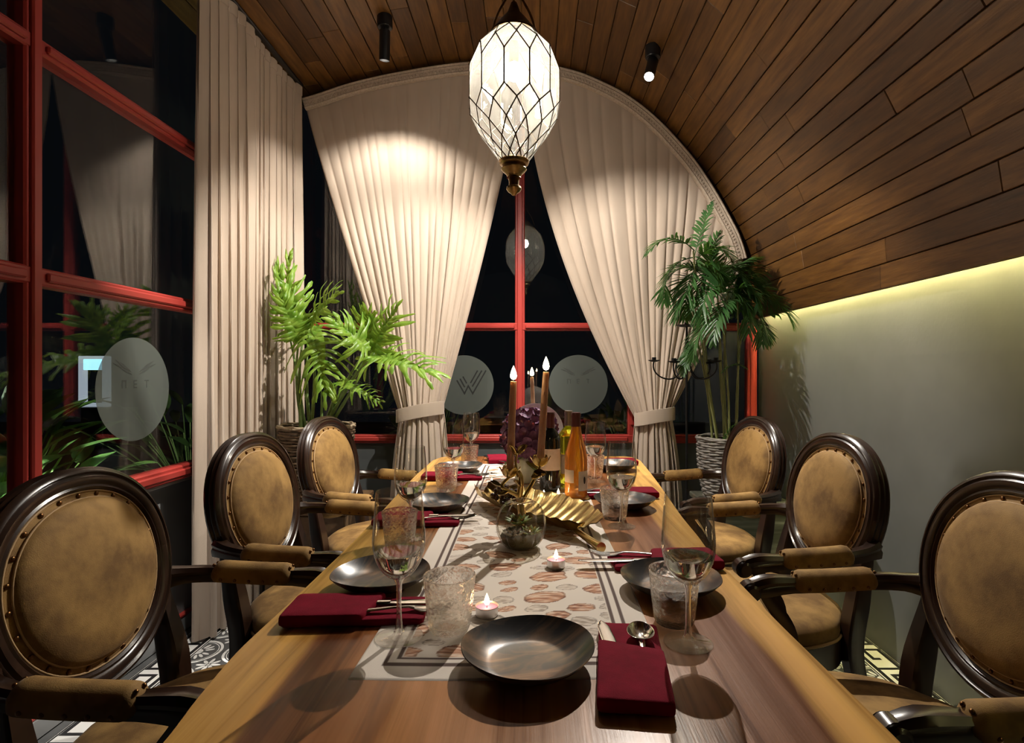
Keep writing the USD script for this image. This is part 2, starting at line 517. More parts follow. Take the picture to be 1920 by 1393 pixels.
# floor: key-pattern border tiles along both side walls, ornamental tiles between
plain('tile_white', (0.80, 0.80, 0.78), 0.35)
plain('tile_black', (0.014, 0.014, 0.016), 0.35)
noisy('tile_grey', (0.075, 0.078, 0.08), (0.10, 0.103, 0.105), (20, 20, 20), 2.0, 0.35)
plain('grout', (0.05, 0.05, 0.05), 0.8)
floor = structure('floor')
part(floor, 'bed', box(((XL + XR) / 2, (YB + YF) / 2, -0.03), (XR - XL + 0.3, YB - YF + 0.2, 0.05), 0.001), M['grout'])
TL = 0.2
hook = sg.LineString([(0.0, 0.16), (0.0, 0.86), (0.76, 0.86), (0.76, 0.40), (0.38, 0.40), (0.38, 0.62)])
base = sg.LineString([(-0.2, 0.16), (1.2, 0.16)])


def key_print(W, mirror):
    g = []
    for ln in (hook, affinity.translate(hook, 1, 0), base):
        g.append(affinity.scale(ln, TL, W, origin=(0, 0)).buffer(0.0075, cap_style=2, join_style=2))
    g.append(sg.box(-1, W - 0.010, 2, W - 0.004))
    g.append(sg.box(-1, 0.003, 2, 0.008))
    u = shapely.union_all(g).intersection(sg.box(0.0008, 0.0008, TL - 0.0008, W - 0.0008))
    return affinity.scale(u, 1, -1, origin=(TL / 2, W / 2)) if mirror else u


def ornament(s):
    c = s / 2
    g = []
    for i in (0, 1):
        for j in (0, 1):
            q = sg.Point(i * s, j * s)
            g += [q.buffer(s * 0.46).difference(q.buffer(s * 0.41)), q.buffer(s * 0.385).difference(q.buffer(s * 0.37)), q.buffer(s * 0.10)]
            d = math.radians(45 + 90 * (2 * j + (i ^ j)))
            for da in (-24, 0, 24):
                a = math.atan2((0.5 - j), (0.5 - i)) + math.radians(da)
                e = affinity.rotate(affinity.scale(sg.Point(0, 0).buffer(1), s * 0.085, s * 0.030), math.degrees(a), origin=(0, 0))
                g.append(affinity.translate(e, i * s + math.cos(a) * s * 0.22, j * s + math.sin(a) * s * 0.22))
    for k in range(8):
        a = k * math.pi / 4
        e = affinity.rotate(affinity.scale(sg.Point(0, 0).buffer(1), s * (0.085 if k % 2 else 0.10), s * 0.034), math.degrees(a), origin=(0, 0))
        g.append(affinity.translate(e, c + math.cos(a) * s * 0.135, c + math.sin(a) * s * 0.135))
    g.append(sg.Point(c, c).buffer(s * 0.03))
    return shapely.union_all(g).intersection(sg.box(0.001, 0.001, s - 0.001, s - 0.001)).simplify(0.0006)


x0, x1 = XL + 0.024 + 0.035, XR
KW = 0.135
inner0, inner1 = x0 + KW, x1 - KW
NX = 13
TW = (inner1 - inner0) / NX
orn = plate_poly(ornament(TW), 0, 0.0004)
kp = [plate_poly(key_print(KW, mm), 0, 0.0004) for mm in (False, True)]
part(floor, 'edge_strip', box((XL + 0.024 + 0.0175, 1.9, -0.002), (0.033, 3.4, 0.004), 0.0005), M['tile_grey'])
NY = 15
for j in range(NY):
    y = YB - 0.05 - (j + 1) * TL
    for side, xa in ((0, x0), (1, inner1)):
        t = part(floor, 'border_tile', box((xa + KW / 2, y + TL / 2, -0.004), (KW - 0.0016, TL - 0.0016, 0.008), 0.0008), M['tile_white'])
        m = kp[side]
        # print runs along the wall
        part(t, 'key_print', (np.c_[xa + KW - m[0][:, 1], y + m[0][:, 0], m[0][:, 2] + 0.0001], m[1]) if side == 0 else (np.c_[xa + KW - m[0][:, 1], y + m[0][:, 0], m[0][:, 2] + 0.0001], m[1]), M['tile_black'])
    yy = YB - 0.05 - (j + 1) * TW
    for i in range(NX):
        xa = inner0 + i * TW
        t = part(floor, 'tile', box((xa + TW / 2, yy + TW / 2, -0.004), (TW - 0.0016, TW - 0.0016, 0.008), 0.0008), M['tile_grey'])
        part(t, 'ornament_print', (orn[0] + [xa, yy, 0.0001], orn[1]), M['tile_white'])
part(floor, 'plain_section', box(((XL + XR) / 2, (YF + YB - 0.05 - NY * TW) / 2, -0.005), (XR - XL, YB - 0.05 - NY * TW - YF, 0.008), 0.001), M['tile_grey'])

# ------------------------------------------------------------------ outside, in the dark
noisy('night_ground', (0.02, 0.022, 0.018), (0.035, 0.035, 0.03), (2, 2, 2), 3.0, 0.9)
ground = structure('ground')
part(ground, 'paving', cat([box((-8.9, 3, -0.12), (14.0, 22, 0.1), 0.01), box((-0.07, 9.5, -0.12), (3.6, 11.4, 0.1), 0.01), box((6.9, 3, -0.12), (10.0, 22, 0.1), 0.01)]), M['night_ground'])
# ------------------------------------------------------------------ dining table
TOP = 0.75
noisy('trestle_wood', (0.05, 0.025, 0.012), (0.09, 0.045, 0.02), (30, 30, 3), 4.0, 0.4)
mat('table_wood', {
    'g': ('geometry', {}), 's': ('separate_xyz', {}), 'm0': ('mapping', {'scale': (3.0, 0.9, 3.0)}), 'n0': ('noise_texture', {'scale': 1.0, 'detail': 3.0}),
    'off': ('math', {'math_type': 'multiply_add', 'value2': 0.07, 'value3': -0.035}), 'x': ('math', {'math_type': 'add'}), 'ax': ('math', {'math_type': 'absolute'}),
    'band': ('rgb_ramp', {'ramp': [(0.0, (0.30, 0.125, 0.040)), (0.17, (0.34, 0.145, 0.046)), (0.25, (0.25, 0.095, 0.030)), (0.30, (0.16, 0.055, 0.017)), (0.335, (0.14, 0.046, 0.013)), (0.347, (0.42, 0.215, 0.050)), (0.39, (0.52, 0.285, 0.072)), (1.0, (0.52, 0.285, 0.072))]}),
    'm1': ('mapping', {'scale': (26.0, 1.1, 26.0)}), 'n1': ('noise_texture', {'scale': 1.0, 'detail': 4.0, 'roughness': 0.55, 'distortion': 0.8}),
    'r1': ('rgb_ramp', {'ramp': [(0.0, (0.36, 0.30, 0.26)), (0.36, (0.52, 0.46, 0.42)), (0.44, (0.86, 0.82, 0.78)), (0.54, (1.0, 1.0, 1.0)), (0.66, (1.28, 1.25, 1.2)), (1.0, (1.4, 1.36, 1.3))]}),
    'mul': ('mix_color', {'blend_type': 'multiply', 'fac': 1.0, 'use_clamp_result': False}),
    'm2': ('mapping', {'scale': (300.0, 9.0, 300.0)}), 'n2': ('noise_texture', {'scale': 1.0, 'detail': 3.0}),
    'b': ('bump', {'strength': 0.12, 'distance': 0.001}), 'rr': ('map_range', {'value': 0.5, 'from_min': 0.3, 'from_max': 0.7, 'to_min': 0.22, 'to_max': 0.34}),
    'p': ('principled_bsdf', {'specular_ior_level': 0.32})},
    [('g.position', 's.vector'), ('g.position', 'm0.vector'), ('m0.vector', 'n0.vector'), ('n0.fac', 'off.value1'), ('s.x', 'x.value1'), ('off.value', 'x.value2'), ('x.value', 'ax.value1'), ('ax.value', 'band.fac'),
     ('g.position', 'm1.vector'), ('m1.vector', 'n1.vector'), ('n1.fac', 'r1.fac'), ('band.color', 'mul.a'), ('r1.color', 'mul.b'), ('mul.result', 'p.base_color'),
     ('g.position', 'm2.vector'), ('m2.vector', 'n2.vector'), ('n2.fac', 'b.height'), ('b.normal', 'p.normal'), ('n1.fac', 'rr.value'), ('rr.result', 'p.roughness')])
ly = np.array([0.44, 0.634, 0.729, 0.8715, 1.055, 1.3125, 1.46, 2.0, 2.4, 2.80])
lx = np.array([-0.415, -0.4245, -0.4387, -0.4507, -0.449, -0.450, -0.453, -0.475, -0.485, -0.485])
ry = np.array([0.44, 0.634, 0.755, 0.9587, 1.289, 1.46, 1.6, 2.0, 2.4, 2.80])
rx = np.array([0.415, 0.4215, 0.420, 0.4164, 0.4165, 0.428, 0.435, 0.468, 0.498, 0.52])
ys = np.linspace(0.44, 2.80, 90)
L, R = PchipInterpolator(ly, lx)(ys), PchipInterpolator(ry, rx)(ys)
e = np.minimum(1, np.minimum(ys - 0.44, 2.80 - ys) / 0.035)
round_in = 0.03 * (1 - np.sqrt(np.maximum(0, 1 - (1 - e) ** 2)))
L, R = L + round_in, R - round_in
R[-6:] -= np.linspace(0, 0.03, 6)
L[-6:] += np.linspace(0, 0.03, 6)
prof = [(0, 0.0), (0.3, 0.0), (0.7, 0.0), (1.0, 0.0)]
X = []
for y, l, r in zip(ys, L, R):
    wv = 0.003 * math.sin(y * 9) + 0.002 * math.sin(y * 23)
    row = [(l + 0.05 + wv, y, TOP - 0.06), (l + 0.012 + wv, y, TOP - 0.045), (l + 0.003, y, TOP - 0.02), (l, y, TOP - 0.006), (l + 0.005, y, TOP)]
    row += [(l + (r - l) * k, y, TOP) for k in (0.25, 0.5, 0.75)]
    row += [(r - 0.005, y, TOP), (r, y, TOP - 0.006), (r - 0.003, y, TOP - 0.02), (r - 0.012 + wv, y, TOP - 0.045), (r - 0.05 + wv, y, TOP - 0.06)]
    X.append(row + [row[0]])
X = np.array(X)
body = grid(X)
caps = []
for k, s in ((0, 1), (-1, -1)):
    ring = X[k][:-1]
    n = len(ring)
    f = np.array([[n, (i + 1) % n, i] if s < 0 else [n, i, (i + 1) % n] for i in range(n)])
    caps.append((np.vstack([ring, ring.mean(0)]), f))
tb = thing('dining_table', 'long wooden dining table with pale live edges and a reddish brown middle', 'table')
tm = trimesh.Trimesh(*cat([body] + caps), process=False)
tm.merge_vertices()
tm.fix_normals()
part(tb, 'tabletop', (np.array(tm.vertices), np.array(tm.faces)), M['table_wood'], 35)
for y in (0.85, 2.45):
    part(tb, 'trestle_leg', cat([box((-0.22, y, 0.36), (0.08, 0.10, 0.66), 0.006), box((0.22, y, 0.36), (0.08, 0.10, 0.66), 0.006), box((0, y, 0.015), (0.62, 0.10, 0.03), 0.006), box((0, y, 0.675), (0.62, 0.10, 0.03), 0.006)]), M['trestle_wood'])
part(tb, 'stretcher', box((0, 1.65, 0.30), (0.05, 1.6, 0.12), 0.006), M['trestle_wood'])

# ------------------------------------------------------------------ armchair
BA, BB = 0.240, 0.224
BC = np.array([-0.262, 0.0, 0.747])
TILT = math.radians(10.5)


def oval(a, b, n=72, p=2.15):
    t = np.arange(n) / n * 2 * math.pi
    c, s = np.cos(t), np.sin(t)
    y = a * np.sign(c) * np.abs(c) ** (2 / p)
    z = b * np.sign(s) * np.abs(s) ** (2 / p)
    y = y * (1 - 0.05 * np.clip(-z / b, 0, 1))
    return y, z


def on_back(y, z, h):
    """A point of the reclined back: y across, z up the back, h out of its front face."""
    y, z, h = np.broadcast_arrays(np.asarray(y, float), np.asarray(z, float), np.asarray(h, float))
    return np.stack([BC[0] - z * math.sin(TILT) + h * math.cos(TILT), y + 0 * z, BC[2] + z * math.cos(TILT) + h * math.sin(TILT)], -1)


def make_chair(label, loc, rz, group):
    t = thing('armchair', label, 'armchair', loc, rz, group)
    wood, su = M['chair_wood'], M['suede']
    # moulded oval frame
    prof = [(0.0, -0.026), (-0.004, -0.020), (0.0, -0.013), (-0.004, -0.005), (0.0, 0.002), (-0.003, 0.010), (0.003, 0.018), (0.009, 0.020), (0.013, 0.016), (0.019, 0.021), (0.030, 0.020), (0.035, 0.015), (0.040, 0.017), (0.045, 0.012), (0.046, -0.022), (0.02, -0.028)]
    y, z = oval(1, 1)
    V = np.stack([on_back(y * (BA - r), z * (BB - r), h) for r, h in prof], 1)
    V = np.concatenate([V, V[:1]], 0)
    V = np.concatenate([V, V[:, :1]], 1)
    part(t, 'back_frame', flip(grid(V)), wood, 40)
    # cushion, its welt and nails
    iy, iz = oval(BA - 0.045, BB - 0.045)
    cs = [(1.0, 0.000), (0.995, 0.009), (0.955, 0.011), (0.915, 0.012), (0.90, 0.019), (0.86, 0.028), (0.75, 0.036), (0.55, 0.042), (0.3, 0.045), (0.1, 0.046)]
    V = np.array([on_back(iy * s, iz * s, h) for s, h in cs])
    V = np.concatenate([V, V[:, :1]], 1)
    m1 = grid(V)
    c = on_back(0, 0, 0.046)
    k = V.shape[1]
    cap = (np.vstack([V[-1], c]), np.array([[i, i + 1, k] for i in range(k - 1)]))
    V2 = np.array([on_back(iy * s, iz * s, h) for s, h in ((1.0, -0.022), (0.9, -0.036), (0.6, -0.046), (0.2, -0.05))])
    V2 = np.concatenate([V2, V2[:, :1]], 1)
    m2 = flip(grid(V2))
    cap2 = (np.vstack([V2[-1], on_back(0, 0, -0.051)]), np.array([[i + 1, i, k] for i in range(k - 1)]))
    cu = part(t, 'back_cushion', cat([m1, cap, m2, cap2]), su, True)
    for s, r, h in ((0.985, 0.0022, 0.0105), (0.905, 0.0024, 0.0155)):
        p = on_back(iy * s, iz * s, h)
        part(cu, 'piping', sweep(p, circle(6, r), (1, 0, 0.1), closed=True), M['piping'], True)
    nail = ball((0, 0, 0), 0.0052, 1)
    arc = np.r_[0, np.cumsum(np.hypot(np.diff(iy), np.diff(iz)))]
    for q in np.linspace(0, arc[-1] + (arc[1] - arc[0]), 25)[:-1]:
        yy, zz = np.interp(q, arc, iy), np.interp(q, arc, iz)
        part(cu, 'nail', (nail[0] * [0.7, 1, 1] + on_back(yy * 0.945, zz * 0.945, 0.0125), nail[1]), M['nail_metal'], True)
    # seat
    wx = PchipInterpolator([-0.262, -0.25, -0.21, -0.145, -0.05, 0.10, 0.24, 0.275, 0.292, 0.300], [0.0, 0.085, 0.150, 0.222, 0.258, 0.280, 0.283, 0.272, 0.235, 0.0])
    xs = np.concatenate([-0.262 + 0.3 * np.linspace(0, 1, 22) ** 2, np.linspace(0.06, 0.24, 8), 0.300 - 0.055 * np.linspace(1, 0, 12) ** 2])
    xs = np.unique(np.round(xs, 5))
    hw = wx(xs)
    so = np.vstack([np.c_[xs, -hw], np.c_[xs[-2:0:-1], hw[-2:0:-1]]])
    part(t, 'seat_rail', cat([rings(so, [(0.97, 0.405), (0.9, 0.406)]), flip(rings(so, [(0.975, 0.318), (0.9, 0.317)])), flip(grid(np.array([np.c_[np.vstack([so, so[:1]]) * s + so.mean(0) * (1 - s), np.full(len(so) + 1, h)] for s, h in ((0.975, 0.318), (1.0, 0.325), (0.995, 0.352), (1.002, 0.362), (1.0, 0.398), (0.97, 0.405))])))]), wood, 35)
    cush = rings(so, [(0.985, 0.402), (0.995, 0.416), (0.99, 0.432), (0.965, 0.446), (0.9, 0.458), (0.75, 0.468), (0.5, 0.476), (0.25, 0.479)])
    sc = part(t, 'seat_cushion', cush, su, True)
    part(sc, 'piping', sweep(np.c_[so * 1.003 - so.mean(0) * 0.003, np.full(len(so), 0.4045)], circle(6, 0.0045), (0, 0, 1), closed=True), M['piping'], True)
    # legs
    for s in (-1, 1):
        lp = [(0.0, 0.0), (0.013, 0.0), (0.014, 0.02), (0.011, 0.03), (0.018, 0.06), (0.024, 0.24), (0.026, 0.275), (0.020, 0.285), (0.029, 0.295), (0.029, 0.31), (0.022, 0.32), (0.031, 0.33), (0.031, 0.38), (0.0, 0.38)]
        part(t, 'front_leg', move(lathe(lp, 20), (0.245, s * 0.245, 0)), wood, 40)
    for s in (-1, 1):
        q = on_back(s * (BA - 0.028), 0.02, -0.002)
        q2 = on_back(s * (BA - 0.040), -0.13, -0.004)
        pts = curve([q, q2, (-0.218, s * 0.205, 0.50), (-0.205, s * 0.200, 0.38), (-0.240, s * 0.205, 0.22), (-0.320, s * 0.215, 0.0)], 26)
        wd = np.interp(np.linspace(0, 1, 26), [0, 0.12, 0.34, 0.5, 1], [0.35, 0.75, 1.25, 1.2, 0.72])
        part(t, 'rear_leg', sweep(pts, [(-0.02, -0.018), (-0.014, -0.023), (0.014, -0.023), (0.02, -0.018), (0.02, 0.018), (0.014, 0.023), (-0.014, 0.023), (-0.02, 0.018)], (0, 1, 0), np.stack([wd, wd], 1)), wood, 40)
    # arms
    for s in (-1, 1):
        a0 = on_back(s * (BA - 0.014), -0.080, -0.006)
        pts = curve([a0, (-0.18, s * 0.266, 0.663), (-0.06, s * 0.274, 0.655), (0.06, s * 0.274, 0.652), (0.12, s * 0.272, 0.648), (0.152, s * 0.270, 0.638)], 28)
        sc2 = np.interp(np.linspace(0, 1, 28), [0, 0.1, 0.3, 0.75, 0.9, 1], [1.25, 0.95, 0.9, 0.95, 1.2, 0.95])
        ap = [(-0.017, -0.020), (-0.019, -0.006), (-0.016, 0.0), (-0.019, 0.008), (-0.012, 0.018), (-0.004, 0.016), (0.004, 0.016), (0.012, 0.018), (0.019, 0.008), (0.016, 0.0), (0.019, -0.006), (0.017, -0.020)]
        arm = part(t, 'arm', cat([sweep(pts, ap, (0, 0, 1), sc2), move(lathe([(0, -0.026), (0.014, -0.026), (0.020, -0.021), (0.012, -0.016), (0.024, -0.014), (0.024, 0.014), (0.012, 0.016), (0.020, 0.021), (0.014, 0.026), (0, 0.026)], 18), (0.150, s * 0.270, 0.636), rx=math.pi / 2)]), wood, 40)
        sp = curve([(0.118, s * 0.271, 0.635), (0.085, s * 0.273, 0.585), (0.058, s * 0.275, 0.53), (0.065, s * 0.274, 0.46), (0.090, s * 0.270, 0.37)], 20)
        part(t, 'arm_support', sweep(sp, [(-0.018, -0.016), (-0.008, -0.020), (0.008, -0.020), (0.018, -0.016), (0.018, 0.016), (0.008, 0.020), (-0.008, 0.020), (-0.018, 0.016)], (0, 1, 0), np.linspace(0.85, 1.35, 20)), wood, 40)
        # padded part of the arm
        n = 22
        px = np.linspace(-0.155, 0.045, n)
        base_p = np.stack([np.interp(px, pts[:, 0], pts[:, k]) for k in range(3)], 1)
        e = np.clip(np.minimum(px + 0.155, 0.045 - px) / 0.022, 0, 1)
        grow = np.sqrt(np.maximum(0.001, 1 - (1 - e) ** 2))
        pad_prof = np.array([(-0.026, -0.014), (-0.0285, -0.004), (-0.028, 0.010), (-0.021, 0.024), (-0.010, 0.031), (0, 0.033), (0.010, 0.031), (0.021, 0.024), (0.028, 0.010), (0.0285, -0.004), (0.026, -0.014)])
        pad = part(t, 'arm_pad', sweep(base_p, pad_prof, (0, 0, 1), np.stack([0.62 + 0.38 * grow, 0.45 + 0.55 * grow], 1)), su, 50)
        for side in (-1, 1):
            for x in (-0.125, -0.09, -0.055, -0.02, 0.015):
                b = np.array([np.interp(x, pts[:, 0], pts[:, k]) for k in range(3)])
                part(pad, 'nail', (nail[0] * [0.85, 0.6, 0.85] + b + [0, side * 0.0285, -0.006], nail[1]), M['nail_metal'], True)
        for x in (-0.150, 0.040):
            b = np.array([np.interp(x, pts[:, 0], pts[:, k]) for k in range(3)])
            for dy in (-0.009, 0.009):
                part(pad, 'nail', (nail[0] * 0.8 + b + [0, dy, 0.023], nail[1]), M['nail_metal'], True)
    return t


CH = 'oval-backed armchairs around the dining table'
chair = make_chair('tan suede oval-back armchair on the window side, largest and nearest of its row', (-0.655, 1.15, 0), math.radians(0), CH)
copy(chair, 'tan suede armchair on the window side, middle of its row, before the straight curtain', (-0.640, 1.83, 0), math.radians(-3))
copy(chair, 'tan suede oval-back armchair in front of the round brown basket of the lobed-leaf plant', (-0.650, 2.50, 0), math.radians(-7))
copy(chair, 'tan suede oval-back armchair by the grey wall, largest and nearest of its row', (0.680, 1.10, 0), math.radians(180))
copy(chair, 'tan suede oval-back armchair by the grey wall, middle one of its row', (0.705, 1.81, 0), math.radians(183.5))
copy(chair, 'tan suede oval-back armchair in front of the grey basket of tall palm canes', (0.720, 2.50, 0), math.radians(187))
# ------------------------------------------------------------------ curtains
CY = 3.47


def px_xz(pts, d=CY):
    return np.array([P(x, y, d)[[0, 2]] for x, y in pts])


def tie_curtain(name, label, top_pts, tie, bottom, ease, folds, left_edge, seed, trim_from=0.0):
    """A pleated panel hung along the vault, gathered in a tieback and falling to the floor."""
    t = thing(name, label, 'curtain')
    top = np.array(top_pts)
    d = np.r_[0, np.cumsum(np.linalg.norm(np.diff(top, axis=0), axis=1))]
    topc = PchipInterpolator(d / d[-1], top)
    nu = folds * 12 + 1
    u = np.linspace(0, 1, nu)
    rs = np.random.default_rng(seed)
    wob = np.interp(u, np.linspace(0, 1, folds + 1), rs.normal(0, 0.010, folds + 1))
    us = np.clip(u + 0.0 * wob, 0, 1)
    T = topc(us)
    (tx0, tz0), (tx1, tz1) = tie
    K = np.stack([tx0 + (tx1 - tx0) * u, tz0 + (tz1 - tz0) * u], 1)
    uf = u * folds + 0.32 * np.interp(u, np.linspace(0, 1, folds), rs.normal(0, 0.7, folds)) * np.sin(np.pi * u)
    groove = np.abs(np.sin(np.pi * uf)) ** 0.32
    nb = max(6, folds // 2 - 2)
    broad = np.abs(np.sin(np.pi * (u * nb + 0.25 * np.sin(u * 17 + seed)))) ** 0.6
    amp_f = np.interp(u, np.linspace(0, 1, folds + 1), rs.uniform(0.75, 1.25, folds + 1))
    rowsX = []
    nv = 64
    for v in np.linspace(0, 1, nv):
        e = v ** ease(u)
        x = T[:, 0] * (1 - e) + K[:, 0] * e
        z = T[:, 1] * (1 - v) + K[:, 1] * v
        amp = np.interp(v, [0, 0.08, 0.5, 0.9, 1], [0.005, 0.010, 0.022, 0.024, 0.012]) * amp_f
        wb = max(0.0, (v - 0.55) / 0.45) ** 1.5
        belly = 0.10 * np.sin(np.pi * u) * v ** 3
        roll = 0.006 * np.sin(2 * np.pi * (u * folds * 0.37 + v * 1.3))
        y = CY + 0.02 - amp * groove * (1 - 0.75 * wb) - 0.030 * wb * broad - belly - roll * v
        rowsX.append(np.stack([x, y, z], 1))
    (bx0, bx1) = bottom
    B0, B1 = tx0, tx1
    for v in np.linspace(0, 1, 40)[1:]:
        fl = 1 - (1 - v) ** 2.2
        x0, x1 = B0 + (bx0 - B0) * fl, B1 + (bx1 - B1) * fl
        x = x0 + (x1 - x0) * u
        z = K[:, 1] * (1 - v) + 0.012 * v
        pass
        y = CY + 0.02 - 0.004 * groove - (0.030 + 0.022 * min(1, v * 3)) * broad - 0.10 * np.sin(np.pi * u) * (1 - 0.25 * v) - 0.006 * np.sin(2 * np.pi * (u * folds * 0.37 + 1.3))
        rowsX.append(np.stack([x, y, z], 1))
    X = np.array(rowsX)
    front = grid(X)
    back = grid(X + [0, 0.004, 0])
    part(t, 'panel', cat([flip(front), back]), M['linen'], True)
    # embroidered heading band along the vault
    bu = np.linspace(0, 1, 200)
    tp = topc(bu)
    tn = np.gradient(tp, axis=0)
    tn /= np.linalg.norm(tn, axis=1, keepdims=True)
    nn = np.stack([tn[:, 1], -tn[:, 0]], 1)
    nn[nn[:, 1] > 0] *= -1 if left_edge else 1
    rowsB = []
    for s, h in ((-0.012, 0.012), (-0.012, -0.012), (-0.004, -0.019), (0.006, -0.014), (0.012, -0.018), (0.020, -0.014), (0.032, -0.016), (0.044, -0.014), (0.050, -0.018), (0.056, -0.014), (0.060, -0.010), (0.060, 0.012)):
        q = tp + nn * s
        rowsB.append(np.stack([q[:, 0], np.full(len(bu), CY + h - 0.002), q[:, 1]], 1))
    bd = grid(np.array(rowsB))
    bump_v = bd[0].copy()
    part(t, 'heading_band', bd, M['linen_trim'], 40, label='embroidered beige band along the curtain top')
    beads = []
    L = d[-1]
    nb = int(L / 0.021)
    for q in np.linspace(0.004, 0.996, nb):
        c = topc(q)
        g = topc(min(1, q + 0.002)) - topc(max(0, q - 0.002))
        g /= np.linalg.norm(g)
        n2 = np.array([g[1], -g[0]])
        if n2[1] > 0 and left_edge:
            n2 = -n2
        o = c + n2 * 0.033
        k = ball((0, 0, 0), 1.0, 1)
        v = k[0] * [0.0065, 0.005, 0.0085]
        beads.append((np.stack([o[0] + v[:, 0] * g[0] + v[:, 2] * n2[0], CY - 0.016 + v[:, 1], o[1] + v[:, 0] * g[1] + v[:, 2] * n2[1]], 1), k[1]))
    part(t, 'heading_embroidery', cat(beads), M['linen_trim'], True, kind='stuff')
    # tieback band
    cx, cz = (tx0 + tx1) / 2, (tz0 + tz1) / 2
    hw = abs(tx1 - tx0) / 2 + 0.006
    a = np.linspace(0, 2 * math.pi, 72, endpoint=False)
    slope = (tz1 - tz0) / (tx1 - tx0)
    p = np.stack([cx + hw * np.cos(a), CY - 0.045 + (0.075 if True else 0) * np.sin(a), cz + slope * hw * np.cos(a) - 0.004 * np.cos(2 * a)], 1)
    part(t, 'tieback', sweep(p, [(-0.003, -0.040), (0.003, -0.040), (0.0045, -0.036), (0.0045, 0.036), (0.003, 0.040), (-0.003, 0.040)], (0, 0, 1), closed=True), M['linen'], 40)
    return t


topL = px_xz([(569, 189), (600, 180), (640, 166), (700, 150), (760, 138), (820, 128), (870, 122), (930, 119), (980, 119)])
topR = px_xz([(982, 119), (1050, 131), (1090, 142), (1130, 159), (1165, 177), (1200, 201), (1240, 236), (1270, 268), (1298, 301), (1322, 335), (1345, 372), (1366, 410), (1384, 446), (1396, 485)])
kL, kR = px_xz([(749, 778), (832, 762)]), px_xz([(1190, 784), (1259, 773)])
b = lambda x: P(x, 700, CY)[0]
tie_curtain('curtain', 'pleated linen curtain left of the red centre post, tied back behind the lobed-leaf plant', topL, (kL[0], kL[1]), (b(728), b(850)), lambda u: 1.08 + 0.12 * u, 19, True, 3)
tie_curtain('curtain', 'pleated linen curtain right of the red centre post, tied back beside the black iron candelabrum', topR, (kR[0], kR[1]), (b(1176), b(1284)), lambda u: 1.75 - 0.55 * u, 19, True, 5)

# straight curtain along the left window
t = thing('curtain', 'straight-hanging linen curtain along the left window, from ceiling to floor', 'curtain')
folds = 13
nu = folds * 14 + 1
u = np.linspace(0, 1, nu)
rs = np.random.default_rng(8)
ph = u * folds + 0.55 * np.interp(u, np.linspace(0, 1, 9), rs.normal(0, 0.5, 9))
deep = np.interp(u, np.linspace(0, 1, folds + 1), rs.uniform(0.6, 1.3, folds + 1))
rowsX = []
for v in np.linspace(0, 1, 60):
    amp = np.interp(v, [0, 0.05, 0.4, 1], [0.012, 0.020, 0.032, 0.044]) * deep * np.interp(u, [0, 0.4, 0.6, 1], [1, 1, 0.62, 0.62])
    ph2 = ph + 0.12 * np.sin(v * 3 + u * 9)
    x = -1.428 - 0.028 * np.interp(u, [0.35, 0.6, 0.88, 1.0], [0, 1, 1, 0]) + amp * np.sin(2 * np.pi * ph2)
    y = 2.40 + (3.44 - 2.40) * u + 0.018 * np.sin(4 * np.pi * ph2) * (0.4 + v)
    z = 2.925 + 0.0 * u
    z = (z - 0.01 * np.abs(np.sin(np.pi * ph2))) * (1 - v) + 0.012 * v
    rowsX.append(np.stack([x, y, z], 1))
X = np.array(rowsX)
part(t, 'panel', cat([grid(X), flip(grid(X - [0.004, 0, 0]))]), M['linen'], True)
hb = X[0]
part(t, 'heading_band', cat([grid(np.array([hb + [0.003, 0, 0.006], hb + [0.006, 0, 0.0], hb + [0.006, 0, -0.05], hb + [0.003, 0, -0.055]]))]), M['linen'], True)
part(t, 'curtain_track', box((-1.43, 2.92, 2.936), (0.03, 1.06, 0.014), 0.003), M['black_metal'])

# ------------------------------------------------------------------ hanging lantern
PX, PY = -0.075, 2.17
noisy('dark_brass', (0.06, 0.035, 0.015), (0.13, 0.08, 0.035), (40, 40, 40), 3.0, 0.45, metallic=0.8)
lan = thing('hanging_lantern', 'tall oval lantern of leaded glass panes with aged brass caps, hanging over the table', 'lantern', (PX, PY, 0))
RZ = [(0.088, 2.470), (0.150, 2.405), (0.1765, 2.330), (0.1765, 2.205), (0.167, 2.160), (0.138, 2.105), (0.100, 2.053), (0.070, 2.010), (0.052, 1.984)]
OFF = [15, 0, 15, 15, 0, 15, 0, 15, 0]
N = 12
A0 = 5.5


def ringpt(row, k):
    r, z = RZ[row]
    a = math.radians(A0 + OFF[row] + 30 * k - 90)
    return np.array([r * math.cos(a), r * math.sin(a), z])


cells, edges = [], set()


def cell(*ids):
    cells.append(ids)
    for i in range(len(ids)):
        a, b = ids[i], ids[(i + 1) % len(ids)]
        edges.add(tuple(sorted([(a[0], a[1] % N), (b[0], b[1] % N)])))


